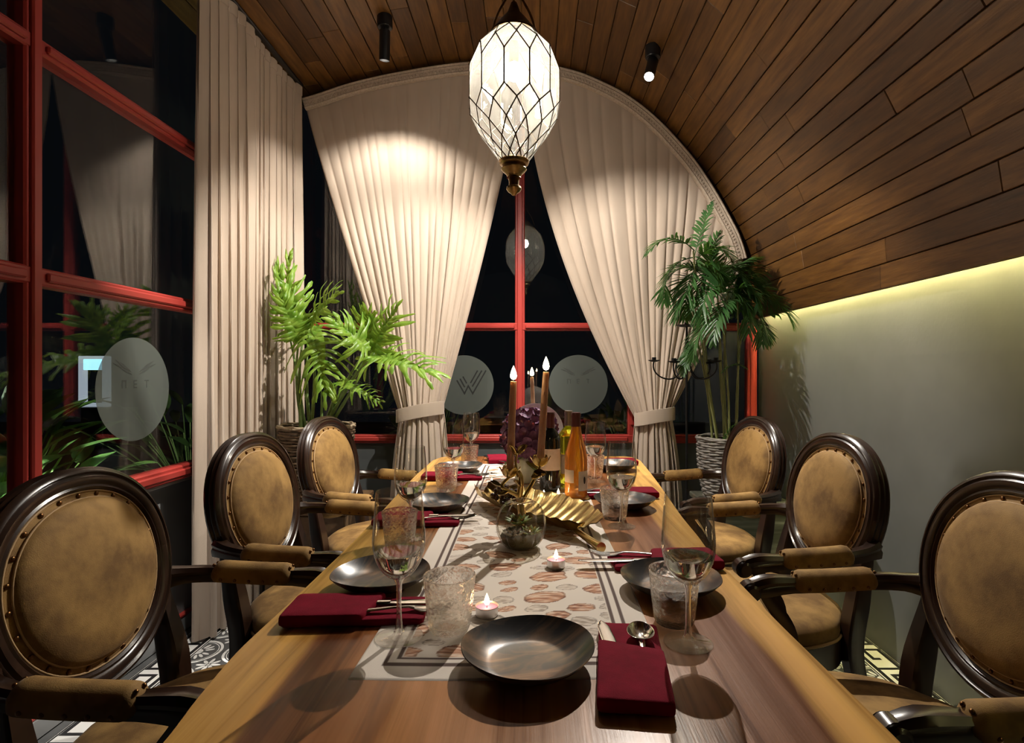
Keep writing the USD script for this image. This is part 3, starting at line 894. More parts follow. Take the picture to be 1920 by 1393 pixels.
for k in range(N):
    cell((0, k), (1, k), (0, k - 1))                                   # collar triangles
    cell((0, k), (1, k + 1), (2, k), (1, k))                            # upper diamonds
    cell((1, k), (2, k), (3, k), (4, k), (3, k - 1), (2, k - 1))        # long six-sided panes
    cell((3, k), (4, k + 1), (5, k), (4, k))
    cell((4, k), (5, k), (6, k), (5, k - 1))
    cell((5, k), (6, k + 1), (7, k), (6, k))
    cell((6, k), (7, k), (8, k), (7, k - 1))
    cell((7, k), (8, k + 1), (8, k))
for ids in cells:
    q = np.array([ringpt(*i) for i in ids])
    c = q.mean(0)
    n = np.cross(q[1] - q[0], q[2] - q[0])
    n /= np.linalg.norm(n)
    if np.dot(n, c * [1, 1, 0]) < 0:
        q, n = q[::-1], -n
    k = len(q)
    inn = c + (q - c) * 0.80 + n * 0.0028
    v = np.vstack([q + n * 0.0004, inn, c + n * 0.0028])
    j = np.arange(k)
    f = np.vstack([np.stack([j, (j + 1) % k, k + (j + 1) % k], 1), np.stack([j, k + (j + 1) % k, k + j], 1), np.stack([k + j, k + (j + 1) % k, np.full(k, 2 * k)], 1)])
    part(lan, 'glass_pane', (v, f), M['lantern_glass'])
came, dots = [], []
for a, b in sorted(edges):
    came.append(tube([ringpt(*a), ringpt(*b)], 0.0026, 6))
for row in range(len(RZ)):
    for k in range(N):
        dots.append(ball(ringpt(row, k), 0.0042, 1))
part(lan, 'lead_came', cat(came), M['lead'], 50)
part(lan, 'solder_joints', cat(dots), M['lead'], True, kind='stuff')
part(lan, 'top_cap', lathe([(0.0, 2.448), (0.022, 2.448), (0.034, 2.440), (0.042, 2.440), (0.044, 2.448), (0.068, 2.446), (0.074, 2.452), (0.074, 2.468), (0.092, 2.470), (0.093, 2.478), (0.074, 2.500), (0.048, 2.535), (0.026, 2.560), (0.012, 2.60), (0.0, 2.60)], 40), M['dark_brass'], 40)
part(lan, 'bottom_cap', lathe([(0.0, 1.992), (0.056, 1.992), (0.060, 1.986), (0.056, 1.976), (0.047, 1.972), (0.046, 1.962), (0.050, 1.956), (0.044, 1.948), (0.030, 1.936), (0.026, 1.926), (0.028, 1.922), (0.0, 1.921)], 40), M['aged_brass'], 40)
part(lan, 'finial', lathe([(0.0, 1.925), (0.021, 1.925), (0.022, 1.920), (0.020, 1.905), (0.021, 1.892), (0.028, 1.888), (0.030, 1.880), (0.024, 1.870), (0.012, 1.862), (0.008, 1.856), (0.0, 1.853)], 32), M['aged_brass'], 40)
part(lan, 'bulb', ball((0, 0, 2.335), 0.032, 2, (1, 1, 1.15)), M['bulb_glow'], True, label='bright glowing bulb inside the lantern')
part(lan, 'bulb_socket', lathe([(0.0, 2.365), (0.017, 2.365), (0.020, 2.385), (0.020, 2.43), (0.018, 2.446), (0.0, 2.446)], 20), M['aged_brass'], 40)
part(lan, 'hanging_rod', lathe([(0.0, 2.59), (0.006, 2.59), (0.006, 3.07), (0.0, 3.07)], 12), M['aged_brass'], 40)
part(lan, 'ceiling_canopy', lathe([(0.0, 3.05), (0.03, 3.052), (0.05, 3.075), (0.055, 3.098), (0.0, 3.098)], 32), M['aged_brass'], 40)
for s in (-1, 1):
    part(lan, 'hanging_bracket', tube(curve([(s * 0.080, 0, 2.475), (s * 0.078, 0, 2.515), (s * 0.040, 0, 2.60), (s * 0.006, 0, 2.66)], 14), 0.005, 8), M['aged_brass'], True)

# ------------------------------------------------------------------ ceiling spotlights


def spotlight(label, base, aim, strength, cone, lit=30.0):
    base = np.array(base, float)
    t = thing('ceiling_spotlight', label, 'spotlight', base)
    a = np.array(aim, float) - base
    a /= np.linalg.norm(a)
    part(t, 'mount', lathe([(0.0, -0.05), (0.036, -0.05), (0.04, -0.045), (0.04, 0.01), (0.0, 0.01)], 28), M['black_metal'], 40)
    j = np.array([0, 0, -0.07])
    part(t, 'pivot_arm', tube([(0, 0, -0.04), j, j + a * 0.02], 0.009, 10), M['black_metal'], 40)
    can = lathe([(0.0, 0.0), (0.024, 0.0), (0.028, 0.006), (0.028, 0.150), (0.025, 0.150), (0.023, 0.128), (0.0, 0.128)], 28)
    up = np.array([0, 1, 0.2])
    can = basis((can[0][:, [2, 0, 1]], can[1]), j - a * 0.01, a, up)
    part(t, 'can', can, M['black_metal'], 40)
    lens = lathe([(0.0, 0.1335), (0.012, 0.133), (0.0225, 0.1315), (0.0225, 0.1285), (0.0, 0.1285)], 24)
    lens = basis((lens[0][:, [2, 0, 1]], lens[1]), j - a * 0.01, a, up)
    part(t, 'lens', lens, M['spot_lens'], True, label='lit lens of the spotlight')
    sublight(t, UsdLux.SphereLight, 'lamp', j + a * 0.155, strength, (1.0, 0.93, 0.83), 0.014, a, cone, 0.5)
    return t


spotlight('black can spotlight on the wooden ceiling left of the lantern, shining on the curtain', (-0.79, 2.98, 3.052), (-0.93, 3.40, 1.3), SPOT_CURTAIN, 58)
spotlight('black can spotlight right of the lantern, its bright lens facing the table', (0.625, 2.93, 2.865), (0.0, 1.65, 0.75), SPOT_TABLE, 36)
# ------------------------------------------------------------------ table runner with printed oyster shells
ON = TOP + 0.0022
RX0, RX1, RY0, RY1 = -0.252, 0.190, 0.764, 2.56


def runner():
    sx, sy = 0.0021, 0.0024
    nx, ny = int((RX1 - RX0) / sx) + 1, int((RY1 - RY0) / sy) + 1
    xs, ys = np.linspace(RX0, RX1, nx), np.linspace(RY0, RY1, ny)
    Xg, Yg = np.meshgrid(xs, ys)
    col = np.empty((ny, nx, 3))
    tone = meshkit.fbm(np.stack([Xg * 6, Yg * 6, 0 * Xg], -1), 3, 4)[..., None]
    col[:] = np.array([0.66, 0.59, 0.52]) * (0.94 + 0.12 * tone)
    e = np.minimum(np.minimum(Xg - RX0, RX1 - Xg), np.minimum(Yg - RY0, RY1 - Yg))
    inside = e > 0.062
    rs = np.random.default_rng(21)
    placed = []
    tries = 0
    while tries < 20000 and len(placed) < 260:
        tries += 1
        big = rs.random() < 0.5 if tries < 2500 else False
        a = rs.uniform(0.034, 0.043) if big else rs.uniform(0.019, 0.028)
        x, y = rs.uniform(RX0 + 0.05, RX1 - 0.05), rs.uniform(RY0 + 0.05, RY1 - 0.05)
        if all(math.hypot((x - q[0]) * 0.92, (y - q[1]) * 1.25) > (a + q[2]) * 0.93 for q in placed):
            placed.append((x, y, a, big, rs.uniform(-0.5, 0.5), rs.uniform(0.48, 0.66), rs.integers(1 << 20)))
    for x, y, a, big, th, asp, sd in placed:
        m = (np.abs(Xg - x) < 1.4 * a) & (np.abs(Yg - y) < 1.4 * a) & inside
        if not m.any():
            continue
        dx, dy = Xg[m] - x, Yg[m] - y
        c, s = math.cos(th), math.sin(th)
        p, q = (c * dx + s * dy) / a, (-s * dx + c * dy) / (a * asp)
        ang = np.arctan2(q, p)
        n = meshkit.noise(np.stack([np.cos(ang) * 1.7 + sd % 97, np.sin(ang) * 1.7, 0 * ang], -1), 2)
        r = np.hypot(p, q) / (0.82 + 0.34 * n - 0.10 * np.cos(ang * 2 + 0.4))
        inn = r < 1
        lines = meshkit.noise(np.stack([p * 2.2 + sd % 31, q * 7 + 2.2 * p * p, 0 * p], -1), 5)
        fine = meshkit.noise(np.stack([dx * 260, dy * 520, 0 * p + sd % 53], -1), 6)
        if sd % 10 < 5 or big and sd % 10 < 8:
            c0, c1, c2 = np.array([0.20, 0.070, 0.035]), np.array([0.46, 0.22, 0.12]), np.array([0.66, 0.50, 0.38])
        else:
            c0, c1, c2 = np.array([0.30, 0.24, 0.19]), np.array([0.52, 0.44, 0.37]), np.array([0.66, 0.59, 0.52])
        k = np.clip(lines * 1.5 - 0.25, 0, 1)[:, None]
        cc = np.where(k < 0.5, c0 + (c1 - c0) * k * 2, c1 + (c2 - c1) * (k * 2 - 1)) * (0.86 + 0.28 * fine[:, None])
        cc = np.where((r > 0.88)[:, None], cc * 0.62, cc)
        old = col[m]
        old[inn] = cc[inn]
        col[m] = old
    dark = np.array([0.075, 0.040, 0.030])
    col[((e > 0.036) & (e < 0.0435)) | ((e > 0.0545) & (e < 0.059))] = dark
    z = 0.0012 + 0.0008 * meshkit.fbm(np.stack([Xg * 9, Yg * 9, 0 * Xg], -1), 2, 9)
    z[e < 0.0015] = 0.0001
    # a little give in the hem
    sway = 0.0025 * np.sin(Yg * 7.0)
    m = grid(np.stack([Xg + sway, Yg + 0.002 * np.sin(Xg * 14), TOP + z], -1))
    return m, col.reshape(-1, 3)


mat('runner_print', {'a': ('attribute', {'attribute': 'print_color'}), 'g': ('geometry', {}), 'm': ('mapping', {'scale': (900, 900, 900)}), 'n': ('noise_texture', {'scale': 1.0}), 'b': ('bump', {'strength': 0.15, 'distance': 0.001}), 'p': ('principled_bsdf', {'roughness': 0.85})},
    [('a.color', 'p.base_color'), ('g.position', 'm.vector'), ('m.vector', 'n.vector'), ('n.fac', 'b.height'), ('b.normal', 'p.normal')])
m, col = runner()
rn = solid('table_runner', m, M['runner_print'], 'cream table runner printed with brown oyster shells inside a double dark border', 'table runner', True)
UsdGeom.PrimvarsAPI(rn).CreatePrimvar('print_color', Sdf.ValueTypeNames.Color3fArray, 'vertex').Set(Vt.Vec3fArray.FromNumpy(col.astype(np.float32)))

# ------------------------------------------------------------------ plates
mat('plate_glaze', {'t': ('texture_coordinate', {}), 'm': ('mapping', {'scale': (9, 26, 9), 'rotation': (0, 0, 0.5)}), 'n': ('noise_texture', {'scale': 1.0, 'detail': 4.0, 'distortion': 1.2}),
                    'r': ('rgb_ramp', {'ramp': [(0.0, (0.020, 0.022, 0.024)), (0.44, (0.045, 0.045, 0.047)), (0.54, (0.12, 0.085, 0.06)), (0.66, (0.26, 0.155, 0.095)), (1.0, (0.30, 0.18, 0.11))]}),
                    'p': ('principled_bsdf', {'roughness': 0.30, 'metallic': 0.35, 'coat_weight': 0.25, 'coat_roughness': 0.25})},
    [('t.object', 'm.vector'), ('m.vector', 'n.vector'), ('n.fac', 'r.fac'), ('r.color', 'p.base_color')])


def make_plate(label, loc, rz):
    t = thing('dinner_plate', label, 'plate', loc, rz, 'dark glazed plates laid on the table')
    pr = [(0.0, 0.0), (0.044, 0.0), (0.047, 0.002), (0.060, 0.006), (0.075, 0.0135), (0.088, 0.0235), (0.0935, 0.0295), (0.0955, 0.0315), (0.0945, 0.0325), (0.091, 0.0295), (0.084, 0.0235), (0.072, 0.0150), (0.060, 0.0095), (0.052, 0.0075), (0.030, 0.0065), (0.0, 0.0062)]
    v, f = lathe(pr, 96)
    a = np.arctan2(v[:, 1], v[:, 0])
    r = np.hypot(v[:, 0], v[:, 1])
    k = np.clip(r / 0.095, 0, 1) ** 3
    wv = 0.55 * np.sin(3 * a + 0.6) + 0.35 * np.sin(5 * a + 2) + 0.25 * np.sin(8 * a)
    v = v * np.stack([1 + 0.018 * wv * k, 1 + 0.018 * wv * k, 1 + 0.05 * np.sin(2 * a + 1) * k], 1)
    part(t, 'dish', (v, f), M['plate_glaze'], 50)
    return t


plate = make_plate('dark glazed plate at the near end of the runner, beside the spoon napkin', (-0.008, 0.797, ON), 0.3)
for lb, x, y, rz in (('dark glazed plate left of the runner, behind the nearest wine glass and red napkin', -0.298, 1.10, 1.2), ('dark glazed plate left of the runner at the second place from the front', -0.290, 1.71, 2.2), ('dark glazed plate left of the runner at the place farthest back', -0.308, 2.36, 2.9),
                     ('dark glazed plate right of the runner, behind the nearest hammered tumbler', 0.263, 1.075, 4.0), ('dark glazed plate right of the runner at the second place from the front', 0.284, 1.740, 5.1), ('dark glazed plate right of the runner at the place farthest back', 0.350, 2.41, 0.8)):
    copy(plate, lb, (x, y, TOP + 0.0005), rz)

# ------------------------------------------------------------------ red napkins
noisy('napkin_cloth', (0.125, 0.0015, 0.010), (0.185, 0.003, 0.017), (30, 30, 30), 3.0, 0.9, 0.3, (700, 700, 700), coords='obj', specular_ior_level=0.12, sheen_weight=0.06, sheen_tint=(0.9, 0.1, 0.2))


def rrect(L, W, r, n=9):
    o = []
    for cx, cy, a0 in ((L / 2 - r, W / 2 - r, 0), (-L / 2 + r, W / 2 - r, 90), (-L / 2 + r, -W / 2 + r, 180), (L / 2 - r, -W / 2 + r, 270)):
        for a in np.linspace(a0, a0 + 90, n):
            o.append((cx + r * math.cos(math.radians(a)), cy + r * math.sin(math.radians(a))))
    o = np.array(o)
    # straight sides get points too
    d = np.r_[0, np.cumsum(np.linalg.norm(np.diff(np.vstack([o, o[:1]]), axis=0), axis=1))]
    q = np.linspace(0, d[-1], 120, endpoint=False)
    oc = np.vstack([o, o[:1]])
    return np.stack([np.interp(q, d, oc[:, k]) for k in (0, 1)], 1)


def make_napkin(label, loc, rz):
    """Folded into a sleeve: the folded base and, over one end, the pocket that holds cutlery."""
    t = thing('napkin', label, 'napkin', loc, rz, 'folded dark red napkins')
    L, W = 0.232, 0.092
    o = rrect(L, W, 0.007)
    o = o * (1 + 0.012 * np.sin(np.arange(len(o)) * 0.31))[:, None]
    base = rings(o, [(0.975, 0.0), (1.0, 0.002), (1.002, 0.0045), (0.985, 0.0058), (0.996, 0.0066), (1.0, 0.0085), (0.985, 0.0105), (0.93, 0.0115), (0.7, 0.0117), (0.35, 0.0117)])
    part(t, 'folded_base', bumpy(base, 0.0012, 22, 3), M['napkin_cloth'], 60)
    # slightly oblique mouth of the pocket
    po = rrect(0.146, W + 0.003, 0.006)
    po = po + [-(L - 0.146) / 2 - 0.002, 0]
    po[:, 0] += np.where(po[:, 0] > -0.03, (po[:, 1]) * 0.22, 0)
    pocket = rings(po, [(1.0, 0.004), (1.008, 0.009), (1.004, 0.0145), (0.985, 0.0185), (0.94, 0.0205), (0.7, 0.0215), (0.35, 0.0218)])
    part(t, 'pocket_fold', bumpy(pocket, 0.0014, 20, 8), M['napkin_cloth'], 60)
    return t


nap = make_napkin('dark red napkin nearest the front, with a spoon and knife in its fold', (0.139, 0.795, ON), math.radians(83))
NAPS = [('dark red napkin behind the nearest left wine glass stem, holding fork and knife', -0.302, 0.966, 3), ('dark red napkin left of the runner, second from the front, with its fork', -0.322, 1.560, 2), ('dark red napkin left of the runner beside the farthest plate on that side', -0.318, 2.205, 2),
        ('pinkish red napkin at the far end of the table, left of the purple flower', -0.170, 2.675, 97), ('dark red napkin right of the runner, behind the nearest plate on that side', 0.285, 1.222, 183), ('dark red napkin right of the runner, behind the second plate on that side', 0.300, 1.900, 181), ('dark red napkin right of the runner beside the farthest plate on that side', 0.355, 2.56, 181)]
for lb, x, y, dg in NAPS:
    copy(nap, lb, (x, y, TOP + 0.0022), math.radians(dg))

# ------------------------------------------------------------------ cutlery


def strip(cx, half, z, th=0.0022):
    """A flat bar along x: half-widths and heights at stations."""
    cx, half, z = map(lambda a: np.asarray(a, float), (cx, half, z))
    ring = []
    for s, h in ((-1, -0.3), (-0.8, 0.5), (0, 0.8), (0.8, 0.5), (1, -0.3), (0.7, -0.5), (-0.7, -0.5)):
        ring.append(np.stack([cx, half * s, z + th * h], 1))
    ring.append(ring[0])
    m = grid(np.array(ring))
    t = trimesh.Trimesh(*m, process=False)
    if t.volume < 0:
        m = flip(m)
    ends = []
    for k in (0, -1):
        q = np.array([r[k] for r in ring[:-1]])
        n = len(q)
        ff = np.array([[n, i, (i + 1) % n] for i in range(n)])
        ends.append((np.vstack([q, q.mean(0)]), ff if k else ff[:, ::-1]))
    return cat([m] + ends)


CUT = 'steel cutlery tucked into the napkins'


def make_fork(label, loc, rz):
    t = thing('fork', label, 'fork', loc, rz, CUT)
    part(t, 'handle', strip([-0.10, -0.097, -0.05, 0.0, 0.025, 0.036], [0.006, 0.0095, 0.0078, 0.0036, 0.0038, 0.008], [0, 0, 0.001, 0.004, 0.004, 0.002]), M['steel'], 40)
    part(t, 'tine_root', strip([0.034, 0.045, 0.056], [0.007, 0.0125, 0.0125], [0.0025, 0.0, -0.001]), M['steel'], 40)
    for y in (-0.0105, -0.0035, 0.0035, 0.0105):
        s = strip([0.054, 0.075, 0.098, 0.101], [0.0019, 0.0018, 0.0014, 0.0005], [-0.001, -0.001, 0.005, 0.006])
        part(t, 'tine', (s[0] + [0, y, 0], s[1]), M['steel'], 40)
    return t


def make_knife(label, loc, rz):
    t = thing('table_knife', label, 'knife', loc, rz, CUT)
    part(t, 'handle', strip([-0.11, -0.106, -0.05, -0.004, 0.0], [0.006, 0.0095, 0.0085, 0.0068, 0.005], [0, 0, 0, 0, 0], 0.0038), M['steel'], 40)
    b = strip([-0.002, 0.010, 0.06, 0.10, 0.115, 0.12], [0.005, 0.0092, 0.0105, 0.0095, 0.005, 0.001], [0, 0, 0, 0, 0, 0], 0.0013)
    part(t, 'blade', b, M['steel'], 40)
    return t


def make_spoon(label, loc, rz):
    t = thing('soup_spoon', label, 'spoon', loc, rz, CUT)
    part(t, 'handle', strip([-0.12, -0.117, -0.06, 0.0, 0.03], [0.006, 0.009, 0.0065, 0.0038, 0.0045], [-0.010, -0.010, -0.0095, -0.0075, 0.001]), M['steel'], 40)
    o = []
    for a in np.linspace(0, 2 * math.pi, 40, endpoint=False):
        o.append((0.056 + 0.030 * math.cos(a), 0.0205 * math.sin(a) * (1 - 0.12 * math.cos(a))))
    o = np.array(o)
    part(t, 'bowl', cat([rings(o, [(1.0, 0.004), (0.985, 0.0047), (0.93, 0.0035), (0.8, -0.001), (0.55, -0.0055), (0.25, -0.0075)]), flip(rings(o, [(1.0, 0.004), (0.9, 0.0015), (0.75, -0.003), (0.5, -0.0072), (0.2, -0.009)]))]), M['steel'], True)
    return t


H = TOP + 0.0175
fork = make_fork('steel fork on the nearest red napkin left of the runner', (-0.236, 0.950, H), math.radians(6))
knife = make_knife('steel knife on the nearest red napkin left of the runner', (-0.250, 0.982, H), math.radians(2))
make_spoon('steel spoon, bowl up, sticking out of the nearest red napkin', (0.157, 0.796, TOP + 0.0245), math.radians(84))
copy(knife, 'broad pale steel knife beside the spoon in the nearest red napkin', (0.118, 0.790, H - 0.001), math.radians(94))
for lb, x, y, dg in (('steel fork on the second red napkin left of the runner', -0.262, 1.548, 8), ('steel fork on the third red napkin left of the runner', -0.262, 2.195, 8), ('steel fork on the nearest red napkin right of the runner', 0.225, 1.240, 176), ('steel fork on the second red napkin right of the runner', 0.24, 1.915, 172)):
    copy(fork, lb, (x, y, H), math.radians(dg))
for lb, x, y, dg in (('steel knife on the second red napkin left of the runner', -0.267, 1.578, 3), ('steel knife on the third red napkin left of the runner', -0.264, 2.225, 3), ('steel knife on the nearest red napkin right of the runner', 0.215, 1.202, 181), ('steel knife on the second red napkin right of the runner', 0.23, 1.885, 182), ('steel knife pointing from the far pinkish napkin onto the runner', -0.175, 2.60, -58)):
    copy(knife, lb, (x, y, H), math.radians(dg))

# ------------------------------------------------------------------ glasses


def make_wine(label, loc):
    t = thing('wine_glass', label, 'wine glass', loc, 0, 'stemmed wine glasses on the table')
    out = [(0.0085, 0.0925), (0.020, 0.0995), (0.032, 0.115), (0.039, 0.134), (0.0412, 0.150), (0.0405, 0.170), (0.0380, 0.203), (0.0355, 0.2300), (0.0351, 0.2312), (0.0346, 0.2300),
           (0.0370, 0.203), (0.0394, 0.170), (0.0400, 0.150), (0.0378, 0.135), (0.0308, 0.117), (0.0188, 0.1035), (0.0065, 0.0985)]
    oc = [out[0]] + [tuple(p) for p in curve(np.array(out[1:8]), 18)] + [out[8]] + [tuple(p) for p in curve(np.array(out[9:]), 18)]
    part(t, 'bowl', lathe(oc, 48), M['thin_glass'], 60)
    part(t, 'stem', lathe([(0.0, 0.0985), (0.0065, 0.0982), (0.0085, 0.0925), (0.0046, 0.084), (0.0038, 0.058), (0.0044, 0.030), (0.0065, 0.013), (0.0085, 0.0095), (0.0, 0.0095)], 32), M['soft_glass'], 60)
    part(t, 'foot', lathe([(0.0, 0.0), (0.0365, 0.0), (0.0375, 0.0014), (0.030, 0.0030), (0.014, 0.0065), (0.0085, 0.0094), (0.0, 0.0094)], 48), M['soft_glass'], 60)
    part(t, 'water', lathe([(0.0, 0.0984), (0.0062, 0.0989), (0.0184, 0.1039), (0.0304, 0.1174), (0.0373, 0.1349), (0.0368, 0.1352), (0.0, 0.1350)], 48), M['water'], 40, label='clear water in the bottom of the bowl')
    return t


wine = make_wine('stemmed wine glass standing on the runner corner, nearest on the left', (-0.212, 0.884, ON))
for lb, x, y in (('stemmed wine glass seen behind the nearest left one, second from the front', -0.311, 1.420), ('stemmed wine glass third from the front on the left side, by the small plate', -0.300, 2.10), ('stemmed wine glass at the far left corner of the table, before the red sill', -0.290, 2.62),
                 ('stemmed wine glass nearest on the right, beside the hammered tumbler', 0.240, 0.868), ('stemmed wine glass second from the front on the right side', 0.240, 1.525), ('stemmed wine glass right of the wine bottles, farthest on the right side', 0.238, 2.15)):
    copy(wine, lb, (x, y, TOP + 0.0005))


def make_tumbler(label, loc):
    t = thing('tumbler', label, 'tumbler', loc, 0, 'hammered glass tumblers on the table')
    pr = [(0.0, 0.0), (0.027, 0.0), (0.031, 0.002), (0.0335, 0.008), (0.0365, 0.03), (0.0395, 0.06), (0.0425, 0.088), (0.0418, 0.0902), (0.0408, 0.088)]
    inner = [(0.0378, 0.06), (0.0348, 0.030), (0.0325, 0.016), (0.028, 0.0125), (0.0, 0.0118)]
    dense = curve(np.array(pr[3:7]), 26)
    prof = [tuple(p) for p in pr[:3]] + [tuple(p) for p in dense] + pr[7:] + inner
    v, f = lathe(prof, 72)
    r = np.hypot(v[:, 0], v[:, 1])
    a = np.arctan2(v[:, 1], v[:, 0])
    on = (v[:, 2] > 0.006) & (v[:, 2] < 0.084) & (r > 0.0335 + (v[:, 2] - 0.008) * 0.1)
    rowk = np.round(v[:, 2] / 0.0062)
    dim = np.maximum(0, np.cos(a * 26 + rowk * math.pi)) * np.maximum(0, np.cos((v[:, 2] / 0.0062 - rowk) * math.pi))
    d = np.where(on, -0.0007 * dim, 0)
    v[:, 0] += np.cos(a) * d
    v[:, 1] += np.sin(a) * d
    part(t, 'glass_body', (v, f), M['hammered_glass'], 60)
    return t


tumb = make_tumbler('hammered glass tumbler on the runner left of the nearest plate', (-0.136, 0.908, ON))
for lb, x, y in (('hammered glass tumbler seen through the nearest left wine glass, second on the left', -0.318, 1.333), ('hammered glass tumbler third from the front on the left side', -0.308, 1.985), ('hammered glass tumbler at the far left corner under the last wine glass', -0.289, 2.53),
                 ('hammered glass tumbler nearest on the right, beside the wine glass foot', 0.236, 0.939), ('hammered glass tumbler second from the front on the right side', 0.232, 1.60), ('hammered glass tumbler right of the wine bottles', 0.240, 2.225)):
    copy(tumb, lb, (x, y, TOP + 0.0005))

# ------------------------------------------------------------------ tealights and candles
plain('aluminium', (0.72, 0.70, 0.70), 0.3, metallic=0.9)
plain('pink_wax', (0.75, 0.12, 0.38), 0.35, subsurface_weight=0.6, subsurface_scale=0.01, subsurface_radius=(1, 0.4, 0.6))
plain('pale_wax', (0.72, 0.48, 0.38), 0.35, subsurface_weight=0.6, subsurface_scale=0.01, subsurface_radius=(1, 0.5, 0.4))
noisy('taper_wax', (0.30, 0.185, 0.125), (0.40, 0.26, 0.18), (60, 60, 30), 3.0, 0.5, 0.4, (180, 180, 120), subsurface_weight=0.12, subsurface_scale=0.006, subsurface_radius=(1, 0.6, 0.4))
plain('wick', (0.02, 0.015, 0.01), 0.9)
FL = [(0.0, 0.0), (0.30, 0.06), (0.46, 0.18), (0.50, 0.30), (0.42, 0.50), (0.26, 0.72), (0.10, 0.90), (0.0, 1.0)]


def flame_mesh(w, h):
    return lathe([(r * w, z * h) for r, z in FL], 16)


def make_tealight(label, loc, wax):
    t = thing('tealight', label, 'tealight', loc, 0, 'lit tealights along the runner')
    part(t, 'cup', lathe([(0.0, 0.0), (0.0185, 0.0), (0.0192, 0.001), (0.0195, 0.0155), (0.0203, 0.0162), (0.0198, 0.0168), (0.0190, 0.0158), (0.0186, 0.012), (0.0, 0.0115)], 36), M['aluminium'], 40)
    part(t, 'wax', lathe([(0.0, 0.0116), (0.0183, 0.0116), (0.0186, 0.0132), (0.012, 0.0126), (0.0, 0.0123)], 32), wax, 40)
    part(t, 'wick', tube([(0, 0, 0.012), (0.0004, 0, 0.018)], 0.0007, 6), M['wick'])
    part(t, 'flame', move(flame_mesh(0.0095, 0.021), (0, 0, 0.0165)), M['flame'], True, label='small bright flame')
    return t


tea = make_tealight('lit tealight with bright pink wax, beside the nearest tumbler', (-0.080, 0.965, ON), M['pink_wax'])
copy(tea, 'lit tealight with pink wax in front of the round terrarium', (0.049, 1.205, ON))
tea2 = make_tealight('lit tealight with pale wax on the runner left of the round terrarium', (-0.155, 1.555, ON), M['pale_wax'])
copy(tea2, 'lit tealight with pale wax before the dark bottle, left of a pair', (0.034, 1.815, ON))
copy(tea, 'lit tealight with pink wax before the bottles, right of a pair', (0.082, 1.835, ON))
copy(tea2, 'lit tealight with pale wax behind the left tip of the gold leaf dish', (-0.150, 2.02, ON))


def candle(name, label, p0, p1, r0, r1):
    p0, p1 = np.array(p0, float), np.array(p1, float)
    t = thing(name, label, 'candle', p0)
    d = p1 - p0
    pts = np.array([d * k for k in np.linspace(0, 1, 24)])
    rr = np.linspace(r0, r1, 24)
    rr[-1] *= 0.9
    rs = np.random.default_rng(int(p0[1] * 1000))
    part(t, 'shaft', bumpy(tube(pts, rr, 18), 0.0005, 90, 3), M['taper_wax'], 50)
    drips = []
    for k in range(5):
        a, z0, ln = rs.uniform(0, 6.28), rs.uniform(0.55, 0.97), rs.uniform(0.03, 0.10)
        q = []
        for s in np.linspace(0, 1, 8):
            kk = z0 - ln * s
            q.append(d * kk + np.array([math.cos(a), math.sin(a), 0]) * (r0 + (r1 - r0) * kk) * 0.98)
        drips.append(tube(q, np.linspace(0.0012, 0.0020, 8), 6))
    part(t, 'wax_drips', cat(drips), M['taper_wax'], True)
    part(t, 'wick', tube([d, d + [0.0006, 0, 0.007]], 0.0008, 6), M['wick'])
    part(t, 'flame', move(flame_mesh(0.0180, 0.038), d + [0, 0, 0.004]), M['flame'], True, label='bright candle flame')
    return t


# ------------------------------------------------------------------ gold tree candelabrum with two tapers
CX, CYY = -0.034, 1.462
cd = thing('gold_candelabrum', 'gold tree-shaped candle holder with flower cups, behind the round terrarium', 'candle holder', (CX, CYY, ON))
zz = ON
c1 = np.array([-0.062, 1.475, 0.906]) - [CX, CYY, zz]
c2 = np.array([0.0186, 1.50, 0.931]) - [CX, CYY, zz]
part(cd, 'foot', bumpy(lathe([(0.0, 0.0), (0.026, 0.0), (0.028, 0.004), (0.022, 0.010), (0.014, 0.022), (0.008, 0.04), (0.0, 0.042)], 36), 0.0012, 60), M['gold'], 40)
part(cd, 'trunk', bumpy(tube(curve([(0, 0, 0.01), (0.004, 0, 0.05), (-0.002, 0.002, 0.09), (0.002, 0, 0.125), (-0.006, 0, 0.16)], 30), np.linspace(0.012, 0.0055, 30), 12), 0.0012, 80), M['gold'], 40)
part(cd, 'branch', bumpy(tube(curve([(0.0, 0, 0.085), (-0.02, -0.008, 0.105), (-0.042, -0.02, 0.118), c1 - [0, 0, 0.012]], 20), np.linspace(0.006, 0.0038, 20), 10), 0.0008, 80), M['gold'], 40)
part(cd, 'branch', bumpy(tube(curve([(0.002, 0, 0.075), (0.016, 0.004, 0.10), (0.030, 0.008, 0.125), c2 - [0, 0, 0.012]], 20), np.linspace(0.006, 0.0038, 20), 10), 0.0008, 80), M['gold'], 40)
part(cd, 'branch', bumpy(tube(curve([(-0.004, 0, 0.145), (-0.012, 0.004, 0.175), (-0.008, 0, 0.205)], 14), np.linspace(0.005, 0.0022, 14), 8), 0.0006, 80), M['gold'], 40)


def cup_flower(c):
    ms = [lathe([(0.0, -0.014), (0.006, -0.013), (0.013, -0.006), (0.0155, 0.002), (0.0145, 0.010), (0.0125, 0.010), (0.0125, -0.002), (0.0, -0.002)], 20)]
    for k in range(6):
        a = k * math.pi / 3
        s = []
        for i, (r, z, w) in enumerate([(0.008, -0.010, 0.006), (0.017, -0.004, 0.010), (0.022, 0.006, 0.011), (0.026, 0.013, 0.007), (0.028, 0.015, 0.001)]):
            s.append([(r * math.cos(a) - w * math.sin(a) * q, r * math.sin(a) + w * math.cos(a) * q, z - 0.003 * (1 - q * q)) for q in (-1, -0.5, 0, 0.5, 1)])
        g = grid(np.array(s))
        ms += [g, flip((g[0] + [0, 0, 0.0012], g[1]))]
    return move(cat(ms), c)


